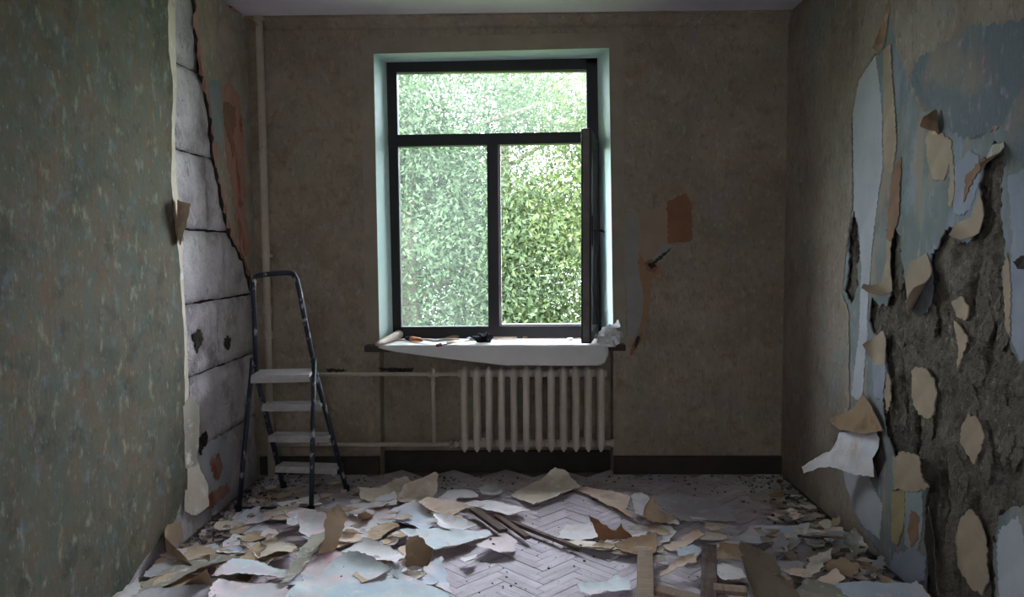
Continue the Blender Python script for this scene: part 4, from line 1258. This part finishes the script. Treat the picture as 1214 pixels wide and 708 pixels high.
# --- far strip, beneath the window
S([(425, 585), (440, 583), (468, 573), (482, 571), (497, 579), (482, 590), (460, 597), (445, 598), (427, 594)], [P_CREAM, P_TAN], 'cream sheet lying flat with a raised back edge below the radiator pipe', [(470, 583, 474, 574, .15, .5)])
S([(410, 598), (430, 595), (456, 598), (462, 602), (450, 606), (412, 606)], [P_WHITE, P_TAN], 'narrow white strip lying in front of the cream sheet near the ladder')
S([(517, 592), (533, 584), (560, 581), (568, 589), (545, 592), (536, 600), (521, 600)], [P_WHITE, P_CREAM], 'white sheet beside the rolled tube of paper')
S([(469, 591), (478, 583), (505, 570), (514, 573), (518, 583), (511, 589), (488, 594), (474, 596)], [P_CREAM, P_WHITE], 'cream scrap rolled into a loose tube below the radiator', [(490, 588, 486, 578, .05, 2.6)])
S([(566, 582), (580, 575), (597, 581), (592, 587), (572, 588)], [P_GREY, P_CREAM], 'small grey crust of stiff paper below the middle of the radiator', lift=.018)
S([(606, 586), (632, 572), (662, 557), (678, 565), (691, 576), (676, 586), (632, 603), (622, 597)], [P_CREAM, P_CREAM], 'large cream sheet with its back corner lifted towards the radiator', [(652, 578, 662, 560, .30, .7)])
S([(557, 601), (575, 594), (597, 596), (628, 610), (602, 614), (578, 608)], [P_WHITE, P_PEACH], 'white and peach sheet behind the crossed laths')
S([(685, 580), (695, 577), (730, 587), (748, 591), (742, 604), (757, 620), (722, 601), (690, 584)], [P_PEACH, P_TAN], 'long peach strip running from the cream sheet to the curled brown scrap')
S([(747, 591), (760, 586), (772, 600), (800, 616), (806, 626), (772, 629), (752, 612)], [P_WHITE, P_TAN], 'white strip lying under the curled brown scrap')
S([(780, 598), (800, 591), (846, 591), (874, 617), (832, 621), (806, 620)], [P_GREY, P_TAN], 'pale speckled sheet scattered with grit near the corner')
ST([(763, 614), (760, 596), (764, 586), (772, 586), (779, 601), (790, 610), (811, 618), (797, 623), (776, 622)], (784, 622), [P_TAN, P_BROWN], 'brown scrap curled up on edge beside the speckled sheet', .35, [(772, 606, 764, 600, .04, 1.4)], 301)
# --- middle left heap
S([(445, 616), (460, 606), (490, 597), (502, 602), (514, 613), (522, 621), (500, 631), (470, 622), (450, 624)], [P_BLUE, P_TAN], 'sky blue sheet in the middle of the heap')
S([(495, 601), (506, 595), (531, 597), (551, 614), (558, 624), (535, 619), (515, 612)], [P_PEACH, P_TAN], 'peach sheet with a torn dark edge beside the laths')
S([(512, 615), (530, 618), (552, 622), (566, 628), (540, 634), (520, 628)], [P_WHITE, P_CREAM], 'white scrap tucked under the peach sheet')
S([(412, 610), (428, 606), (446, 611), (443, 628), (432, 630), (425, 618)], [P_PINK, P_BROWN], 'mauve arched scrap beside the upright brown scrap', [(430, 616, 440, 626, .06, .9)])
S([(425, 637), (450, 621), (474, 617), (472, 624), (450, 640), (434, 643)], [P_TAN, P_BROWN], 'tan strip lying across the middle of the heap', lift=.012)
S([(452, 642), (472, 628), (486, 628), (474, 640), (458, 646)], [P_TAN, P_BROWN], 'short tan strip parallel to the longer one')
S([(474, 636), (500, 630), (522, 627), (550, 632), (578, 627), (584, 633), (548, 650), (522, 663), (505, 652)], [P_MINT, P_PEACH], 'mint and peach sheet reaching out over the bare parquet', [(548, 644, 562, 652, .30, .5)])
S([(402, 628), (414, 621), (430, 632), (416, 641), (403, 641)], [P_WHITE, P_CREAM], 'rounded white scrap domed like a shell beside the upright brown scrap', [(414, 632, 404, 640, .06, 1.0)], lift=.012)
S([(562, 650), (577, 640), (602, 634), (612, 640), (611, 652), (592, 656)], [P_PINK, P_WHITE], 'pale pink sheet with a ragged edge on the parquet below the laths')
S([(545, 660), (565, 656), (568, 668), (556, 669)], [P_WHITE, P_WHITE], 'small white triangle at the edge of the mint sheet', [(556, 662, 566, 668, .06, .6)])
S([(405, 652), (430, 642), (470, 655), (482, 668), (470, 676), (430, 668)], [P_WHITE, P_TAN], 'white sheet sloping behind the large mint sheet')
S([(500, 676), (524, 664), (532, 690), (535, 702), (516, 694)], [P_BLUE, P_TAN], 'pale blue sheet end under the brown crumpled fold')
S([(340, 712), (362, 690), (398, 668), (424, 657), (452, 664), (500, 686), (533, 705), (528, 730), (420, 740), (330, 730)], [P_MINT, P_WHITE], 'largest sheet, pale mint with pink blotches, at the bottom edge of the picture', [(490, 694, 505, 684, .35, .5)])
ST([(480, 672), (479, 650), (483, 639), (494, 638), (506, 650), (522, 661), (508, 672)], (498, 672), [P_BROWN, P_TAN], 'brown crumpled fold standing on the mint sheets', .5, [(500, 660, 516, 664, .05, 1.3), (490, 652, 486, 640, .06, 1.0)], 302, .034)
S([(482, 676), (500, 667), (502, 673), (492, 679)], [P_WHITE, P_WHITE], 'small white triangle in front of the brown crumpled fold', lift=.02)
S([(355, 682), (375, 668), (398, 654), (408, 664), (380, 682), (362, 690)], [P_PINK, P_TAN], 'lilac strip between the olive band and the largest mint sheet', lift=.006)
# --- left heap under the ladder
S([(270, 620), (296, 607), (318, 604), (314, 622), (300, 636), (276, 630)], [P_BLUE, P_TAN], 'blue green sheet at the front foot of the stepladder', [(300, 616, 318, 606, .15, .7)])
S([(340, 615), (355, 611), (358, 617), (350, 624), (340, 623)], [P_WHITE, P_WHITE], 'white chip of stiff paper in front of the stepladder', lift=.012, amp=.003)
S([(352, 616), (362, 609), (384, 612), (390, 630), (374, 642), (356, 636)], [P_PINK, P_TAN], 'dusty pink scrap bulging beside the upright brown scrap', [(370, 632, 368, 614, .18, .8)])
S([(222, 650), (236, 646), (254, 650), (283, 647), (276, 656), (246, 662), (216, 663)], [P_TAN, P_BROWN], 'long tan strip along the foot of the green wallpaper', lift=.012)
S([(284, 646), (298, 640), (322, 638), (350, 646), (352, 660), (332, 664), (300, 660)], [P_TAN, P_CREAM], 'tan sheet behind the pale scroll', lift=0)
S([(300, 656), (318, 640), (352, 648), (352, 658), (330, 656), (306, 664)], [P_CREAM, P_PEACH], 'pale scroll of paper arched over a dark hollow', [(326, 652, 324, 640, .05, 1.8)], lift=.012)
S([(256, 678), (282, 664), (306, 648), (316, 652), (300, 666), (268, 682)], [P_TAN, P_BROWN], 'tan torn strip slanting across the heap', lift=.012)
S([(170, 692), (210, 664), (250, 660), (286, 660), (250, 676), (206, 702), (168, 708)], [P_OLIVE, P_BROWN], 'olive green sheet lying against the green wallpaper', [(232, 680, 246, 688, .15, .6)])
ST([(205, 702), (226, 688), (249, 672), (254, 692), (246, 702)], (230, 702), [P_BROWN, P_BROWN], 'dark brown scrap tipped up beside the olive green sheet', -.25, [], 303, .03)
S([(250, 686), (276, 668), (300, 664), (338, 676), (338, 692), (300, 687)], [P_MINT, P_TAN], 'grey green sheet with a dark torn front edge', lift=.008)
S([(248, 712), (258, 694), (300, 692), (338, 696), (348, 712), (320, 730), (250, 730)], [P_PINK, P_TAN], 'rose pink sheet at the bottom edge beside the largest mint sheet')
S([(150, 716), (180, 700), (250, 696), (258, 720), (200, 740)], [P_GREY, P_TAN], 'grey sheet below the olive green sheet')
S([(333, 692), (350, 664), (370, 634), (389, 632), (377, 656), (347, 697)], [P_OLIVE, P_TAN], 'olive grey band slanting upright through the heap', [(350, 684, 364, 690, .3, .5)], lift=.02)
ST([(376, 656), (384, 640), (382, 622), (391, 606), (400, 601), (408, 592), (411, 610), (406, 630), (400, 648), (394, 658)], (388, 658), [P_TAN, P_BROWN], 'tall brown scrap standing upright in the heap before the ladder', .3, [(394, 612, 404, 598, .05, 1.2), (388, 640, 378, 640, .04, .9)], 304, .03)
S([(132, 706), (141, 681), (152, 678), (163, 682), (168, 706), (150, 716)], [P_WHITE, P_WHITE], 'off-white piece leaning at the foot of the green wallpaper', [(150, 704, 150, 684, .2, .8)])
# --- right heap
S([(660, 639), (672, 622), (698, 621), (714, 641), (682, 641)], [P_WHITE, P_TAN], 'white sheet beside the brown upturned corner')
S([(662, 641), (690, 640), (734, 646), (730, 655), (702, 652)], [P_CREAM, P_OLIVE], 'narrow pale sheet bent underneath the white sheet')
ST([(710, 641), (704, 626), (698, 612), (710, 618), (722, 627), (731, 630), (737, 621), (742, 630), (756, 641)], (728, 641), [P_ORB, P_TAN], 'orange brown sheet with two upturned points', .3, [], 305, .03)
S([(712, 641), (750, 634), (786, 626), (802, 634), (792, 641), (750, 643)], [P_WHITE, P_CREAM], 'long white sheet before the curled brown scrap')
S([(786, 646), (828, 631), (836, 638), (810, 648), (794, 653)], [P_PEACH, P_TAN], 'peach strip beside the speckled sheet')
S([(728, 645), (760, 640), (800, 641), (786, 652), (760, 660), (738, 656)], [P_BROWN, P_TAN], 'dark brown sheet hidden under the white one above the standing lath', [(770, 650, 790, 648, .06, .9)])
S([(686, 694), (720, 691), (734, 683), (752, 688), (750, 700), (716, 702), (700, 707), (688, 704)], [P_MINT, P_WHITE], 'pale mint piece alone on the parquet beside the wooden block', [(735, 694, 750, 690, .12, .5)], lift=.008)
S([(778, 683), (806, 664), (828, 656), (828, 668), (806, 676)], [P_PEACH, P_TAN], 'peach triangle raised like a tent between two planks', [(796, 678, 806, 660, .3, .6)], lift=.03)
S([(800, 652), (822, 648), (834, 654), (822, 662), (806, 660)], [P_BLUE, P_WHITE], 'small pale blue scrap above the tent shaped triangle')
S([(872, 639), (890, 627), (925, 625), (969, 628), (968, 635), (940, 643), (905, 646)], [P_BLUE, P_PEACH], 'long blue white sheet below the corner rubble', [(930, 638, 960, 640, .6, .25)])
S([(836, 646), (862, 640), (880, 642), (868, 650), (846, 652)], [P_PINK, P_TAN], 'pale pink sheet behind the boxy tan curl')
S([(846, 664), (852, 650), (884, 652), (890, 658), (886, 668)], [P_TAN, P_CREAM], 'boxy tan curl of paper beside the dark plank', [(868, 660, 866, 650, .04, 1.8)], lift=.005)
S([(838, 676), (856, 666), (880, 674), (884, 684), (860, 688)], [P_WHITE, P_BROWN], 'white torn scrap lying below the boxy tan curl')
ST([(880, 654), (884, 649), (906, 656), (922, 662), (927, 682), (908, 680), (892, 672)], (904, 682), [P_DIMTAN, P_OLIVE], 'olive brown sheet raised behind the folded one', .55, [(908, 668, 922, 676, .12, .9)], 306, .03)
ST([(880, 724), (879, 690), (884, 668), (893, 666), (916, 682), (948, 704), (954, 724)], (912, 724), [P_DIMTAN, P_OLIVE], 'olive brown sheet folded to a sharp ridge at the bottom edge', .45, [(898, 690, 886, 694, .02, 1.1)], 307, .03)
S([(978, 650), (986, 642), (1018, 638), (1026, 654), (992, 668)], [P_GREY, P_TAN], 'light grey sheet lying below the corner rubble')
S([(950, 690), (950, 664), (964, 652), (978, 664), (972, 684)], [P_CREAM, P_TAN], 'cream torn scrap curling round a dark hollow', [(962, 676, 952, 670, .05, 1.4)])
S([(960, 696), (974, 684), (1000, 680), (1006, 690), (976, 700)], [P_PEACH, P_BROWN], 'peach scrap with a curled lip before the dark hollow', [(984, 690, 996, 682, .05, 1.0)])
S([(976, 668), (1000, 662), (1022, 670), (1010, 684), (984, 680)], [P_TAN, P_OLIVE], 'tan scrap with a dark underside beside the light grey sheet', [(1000, 674, 1008, 664, .06, 1.0)], lift=.008)
S([(990, 694), (1030, 694), (1080, 698), (1130, 694), (1156, 702), (1150, 730), (1010, 724)], [P_BLUE, P_TAN], 'bluish sheet along the foot of the ruined wall', [(1110, 706, 1140, 700, .4, .6)])
S([(940, 704), (956, 690), (990, 696), (1012, 712), (980, 730), (945, 722)], [P_OLIVE, P_TAN], 'greenish grey sheet beside the folded ridge')
S([(1024, 686), (1034, 670), (1046, 664), (1050, 672), (1036, 690)], [P_GREY, P_GREY], 'small grey rolled scrap at the foot of the ruined wall', [(1036, 678, 1046, 682, .03, 2.2)])
S([(916, 652), (918, 638), (928, 634), (936, 646), (932, 656)], [P_GREY, P_OLIVE], 'dark grey shard tilted up below the long blue white sheet', [(926, 650, 926, 638, .08, 1.0)], lift=.006)
S([(1000, 648), (1010, 630), (1024, 640), (1030, 652), (1016, 660)], [P_OLIVE, P_GREY], 'olive crumpled scrap heaped under the hanging white sheet', [(1014, 648, 1012, 636, .06, .9)])
S([(884, 586), (912, 580), (936, 588), (920, 596), (894, 594)], [P_OLIVE, P_TAN], 'dim olive scrap in the corner beside the baseboard')

# labels of the filler scraps: colour, shape and the labelled sheet next to each
CUT = re.compile(r' (in|lying|with|beside|running|below|behind|tucked|reaching|standing|under|sloping|between|at|along|slanting|arched|alone|raised|bent|hidden|curled|folded|before|on|domed|parallel|tipped|bulging|heaped|leaning|above|tilted|curling|scattered|rolled|from|that) ')
keys = []
for o, c in MAIN:
    keys.append(CUT.split(o['label'].replace('large ', 'large '), 1)[0])
good = [(k, c) for k, (o, c) in zip(keys, MAIN) if keys.count(k) == 1 and len(k.split()) > 1]
used_labels = set()
for o, p, col, shape, r in FILL:
    size = 'small' if r < .06 else ('mid-sized' if r < .09 else 'wide')
    near = sorted(good, key=lambda kc: (kc[1] - p).length)
    done = False
    for k, c in near:
        d = p - c
        rel = 'beside' if abs(d.x) > abs(d.y) else ('behind' if d.y > 0 else 'in front of')
        lab = f'{size} {shape} {col} scrap of torn paper {rel} the {k}'
        if lab not in used_labels and len(lab.split()) <= 16:
            used_labels.add(lab); done = True
            break
    tag(o, lab, 'wallpaper')

# ================================================================== LOOSE LATHS AND PARQUET BLOCKS
def lath(x0, y0, x1, y1, w, h, m, label, z=.02, tilt=0, name='lath', cat='lath'):
    a, b = on_z(x0, y0, z), on_z(x1, y1, z)
    d = b - a
    mtx = Matrix.Translation(a) @ Matrix.Rotation(math.atan2(d.y, d.x), 4, 'Z') @ Matrix.Rotation(tilt, 4, 'Y')
    mb = MB(); mb.bevbox((0, -w / 2, 0), (d.length, w / 2, h), .0025)
    o = mb.build(name, m)
    o.matrix_world = mtx
    tag(o, label, cat)
    return o
lath(561, 606, 597, 632, .05, .022, M_STICK, 'short dark lath with a broken end, crossing the peach sheet', .034)
lath(589, 614, 626, 640, .035, .020, M_STICK, 'middle one of the three dark laths, split at one end', .028)
lath(606, 621, 688, 654, .024, .020, M_STICK, 'longest thin dark lath pointing out over the bare parquet', .018)
lath(765, 726, 765, 658, .075, .026, M_LOOSE, 'brown wooden block lying end-on under the dark brown sheet', .030, name='parquet_block', cat='wood')
lath(840, 728, 841, 650, .07, .022, M_STICK, 'dark dusty plank lying end-on beside the boxy tan curl', .030, name='parquet_block', cat='wood')
lath(776, 702, 832, 716, .07, .024, M_LOOSE, 'loose parquet block beside the brown wooden one', .012, name='parquet_block', cat='wood')
lath(846, 700, 886, 704, .07, .020, M_LOOSE, 'loose parquet block beside the dark dusty plank', .034, name='parquet_block', cat='wood')
lath(913, 596, 960, 614, .022, .016, M_LOOSE, 'thin broken lath lying in the corner rubble', .012)
lath(930, 652, 958, 684, .04, .016, M_LOOSE, 'short lath sloping behind the cream torn scrap', .03)

# ================================================================== SMALL CHIPS AND GRIT
rng = random.Random(21)
def chip_mesh(k, m):
    r = random.Random(k)
    n = r.randint(5, 7)
    o_ = [Vector((math.cos(2 * math.pi * i / n + r.uniform(-.3, .3)) * r.uniform(.6, 1), math.sin(2 * math.pi * i / n + r.uniform(-.3, .3)) * r.uniform(.5, .9), 0)) for i in range(n)]
    vs = [p + Vector((0, 0, .0)) for p in o_] + [p * .86 + Vector((0, 0, .30 + .1 * r.random())) for p in o_]
    fs = [tuple(reversed(range(n))), tuple(range(n, 2 * n))] + [(i, (i + 1) % n, n + (i + 1) % n, n + i) for i in range(n)]
    me = bpy.data.meshes.new('plaster_chip')
    me.from_pydata([tuple(v) for v in vs], [], fs)
    me.materials.append(m)
    return me
M_CHIP = nmat('chip_grey', [(.3, '#8a827c'), (.7, '#a8a09a')], 20, 4, .9, .2, 60, rand=.25)
M_CHIPD = nmat('chip_dark', [(.3, '#4a433e'), (.7, '#686059')], 20, 4, .9, .2, 60, rand=.25)
CH = [chip_mesh(k, M_CHIP if k % 3 else M_CHIPD) for k in range(9)]
CHT = [chip_mesh(k + 40, (P_TAN, P_PEACH, P_WHITE)[k % 3]) for k in range(6)]
def chips(n, region, size, label, group, meshes):
    """region: polygon of measured floor points"""
    poly = [on_z(x, y).to_2d() for x, y in region]
    us = [p.x for p in poly]; vs_ = [p.y for p in poly]
    k = 0
    guard = 0
    while k < n and guard < 5000:
        guard += 1
        p = Vector((rng.uniform(min(us), max(us)), rng.uniform(min(vs_), max(vs_))))
        if not inside(p, poly) or p.x < XL + .04 or p.x > XR - .04 or p.y > D - .06: continue
        lv = max([l + 1 for q, l in LAID if inside(p, q)] or [0])
        o = bpy.data.objects.new('plaster_chip', rng.choice(meshes))
        C.objects.link(o)
        s = rng.uniform(*size)
        o.scale = (s, s, s)
        o.location = (p.x, p.y, ground(p.x, p.y) + .004 * max(lv - 1, 0) + .003 if lv else .001)
        o.rotation_euler = (rng.uniform(-.25, .25), rng.uniform(-.25, .25), rng.uniform(0, 6.28))
        tag(o, label, 'plaster', group)
        k += 1
chips(60, [(300, 575), (275, 592), (228, 630), (205, 652), (270, 646), (320, 618), (330, 585)], (.012, .04), 'chip of grey plaster in the rubble along the gypsum block wall', 'plaster chips along the gypsum block wall', CH + CHT)
chips(110, [(925, 570), (905, 600), (940, 640), (1010, 680), (1060, 690), (1030, 640), (990, 595), (960, 570)], (.012, .05), 'chip of grey plaster in the rubble along the ruined wall', 'plaster chips along the ruined wall', CH)
chips(30, [(340, 572), (300, 590), (330, 612), (400, 600), (430, 574)], (.010, .03), 'chip of plaster scattered under the stepladder', 'plaster chips under the stepladder', CH)
chips(26, [(540, 655), (640, 600), (740, 610), (740, 650), (690, 690), (640, 708), (540, 705)], (.005, .014), 'small dark chip lying on the bare parquet', 'chips on the bare parquet', [CH[0], CH[3], CH[6]])
chips(24, [(850, 640), (960, 620), (1040, 690), (940, 706), (860, 690)], (.012, .04), 'chip of plaster among the torn paper near the dark plank', 'plaster chips near the dark plank', CH + CHT)
chips(22, [(330, 650), (480, 640), (530, 690), (440, 706), (350, 700)], (.004, .010), 'dark crumb lying on the mint and pink sheets', 'crumbs on the mint and pink sheets', [CH[0], CH[3], CH[6]])
# grit
mb = MB()
rg = random.Random(5)
for k in range(2300):
    side = rg.random()
    if side < .3:
        x = XL + .03 + abs(rg.gauss(0, .14)); y = rg.uniform(3.0, D - .06)
    elif side < .65:
        x = XR - .03 - abs(rg.gauss(0, .18)); y = rg.uniform(2.8, D - .06)
    elif side < .8:
        x = rg.uniform(XL + .05, XR - .05); y = D - .06 - abs(rg.gauss(0, .22))
    else:
        x = rg.uniform(XL + .1, XR - .1); y = rg.uniform(2.9, D - .1)
    if not (XL + .02 < x < XR - .02): continue
    s = rg.uniform(.002, .008) if side < .8 else rg.uniform(.0012, .0035)
    mb.box((x - s, y - s * .7, -.002), (x + s, y + s * .7, s * rg.uniform(.5, 1.2)), 0 if rg.random() < .6 else 1)
o = mb.build('grit', [M_CHIP, M_CHIPD])
tag(o, 'fine grit and plaster crumbs swept towards the walls', 'grit', kind='stuff')

# ================================================================== TREES OUTSIDE
GZ = -5.0
gv = [(-40, D + 1.0, GZ), (40, D + 1.0, GZ), (40, D + 60, GZ), (-40, D + 60, GZ)]
tag(mobj('ground_outside', gv, [(0, 1, 2, 3)], M_GRASS), 'lawn below the window', kind='structure')
def tree(x, y, h, rx, rz, nleaf, mi, label, seed, zc):
    rs = np.random.RandomState(seed)
    t_ = empty('leafy_tree', (x, y, GZ), label, 'tree', 'trees outside the window')
    mb = MB()
    mb.tube([(x, y, GZ), (x + .1, y, GZ + h * .4), (x - .05, y, zc), (x, y + .1, zc + rz * .7)], [.22, .17, .12, .04], 10)
    mb.build('trunk', M_BARK, t_, smooth=True)
    mb = MB()
    r = random.Random(seed)
    for k in range(12):
        a = r.uniform(0, 6.28); z0 = zc + r.uniform(-.8, .5) * rz
        mb.tube([(x, y, z0), (x + math.cos(a) * rx * .45, y + math.sin(a) * rx * .45, z0 + .5), (x + math.cos(a) * rx * .85, y + math.sin(a) * rx * .85, z0 + .8)], [.05, .03, .012], 6)
    mb.build('branches', M_BARK, t_, smooth=True)
    nc = 110
    c = rs.normal(size=(nc, 3)); c /= np.linalg.norm(c, axis=1)[:, None]
    c *= (rs.uniform(.25, 1, nc) ** .5)[:, None]
    cen = c * np.array([rx, rx * .8, rz]) + np.array([x, y, zc])
    idx = rs.randint(0, nc, nleaf)
    pos = cen[idx] + rs.normal(size=(nleaf, 3)) * np.array([.42, .42, .34])
    d = rs.normal(size=(nleaf, 3)); d /= np.linalg.norm(d, axis=1)[:, None]
    up = rs.normal(size=(nleaf, 3)) * .8 + np.array([0, 0, 1.0])
    s = np.cross(d, up); s /= np.linalg.norm(s, axis=1)[:, None] + 1e-9
    L_ = rs.uniform(.03, .055, nleaf)[:, None]
    Wd = L_ * .42
    v = np.stack([pos - d * L_, pos + s * Wd, pos + d * L_, pos - s * Wd], axis=1).reshape(-1, 3) - np.array([x, y, GZ])
    me = bpy.data.meshes.new('foliage')
    me.vertices.add(nleaf * 4); me.vertices.foreach_set('co', v.astype(np.float32).ravel())
    me.loops.add(nleaf * 4); me.loops.foreach_set('vertex_index', np.arange(nleaf * 4, dtype=np.int32))
    me.polygons.add(nleaf); me.polygons.foreach_set('loop_start', np.arange(0, nleaf * 4, 4, dtype=np.int32))
    me.polygons.foreach_set('loop_total', np.full(nleaf, 4, dtype=np.int32))
    me.materials.append(M_LEAF[mi])
    me.update(calc_edges=True)
    o = bpy.data.objects.new('foliage', me)
    C.objects.link(o); o.parent = t_; o['kind'] = 'stuff'
tree(-1.7, D + 6.2, 8, 2.3, 3.2, 88000, 1, 'bluish green leafy tree behind the closed lower pane', 11, 1.4)
tree(1.3, D + 6.8, 8, 2.3, 3.3, 88000, 0, 'yellow green leafy tree behind the open light of the window', 12, 1.0)
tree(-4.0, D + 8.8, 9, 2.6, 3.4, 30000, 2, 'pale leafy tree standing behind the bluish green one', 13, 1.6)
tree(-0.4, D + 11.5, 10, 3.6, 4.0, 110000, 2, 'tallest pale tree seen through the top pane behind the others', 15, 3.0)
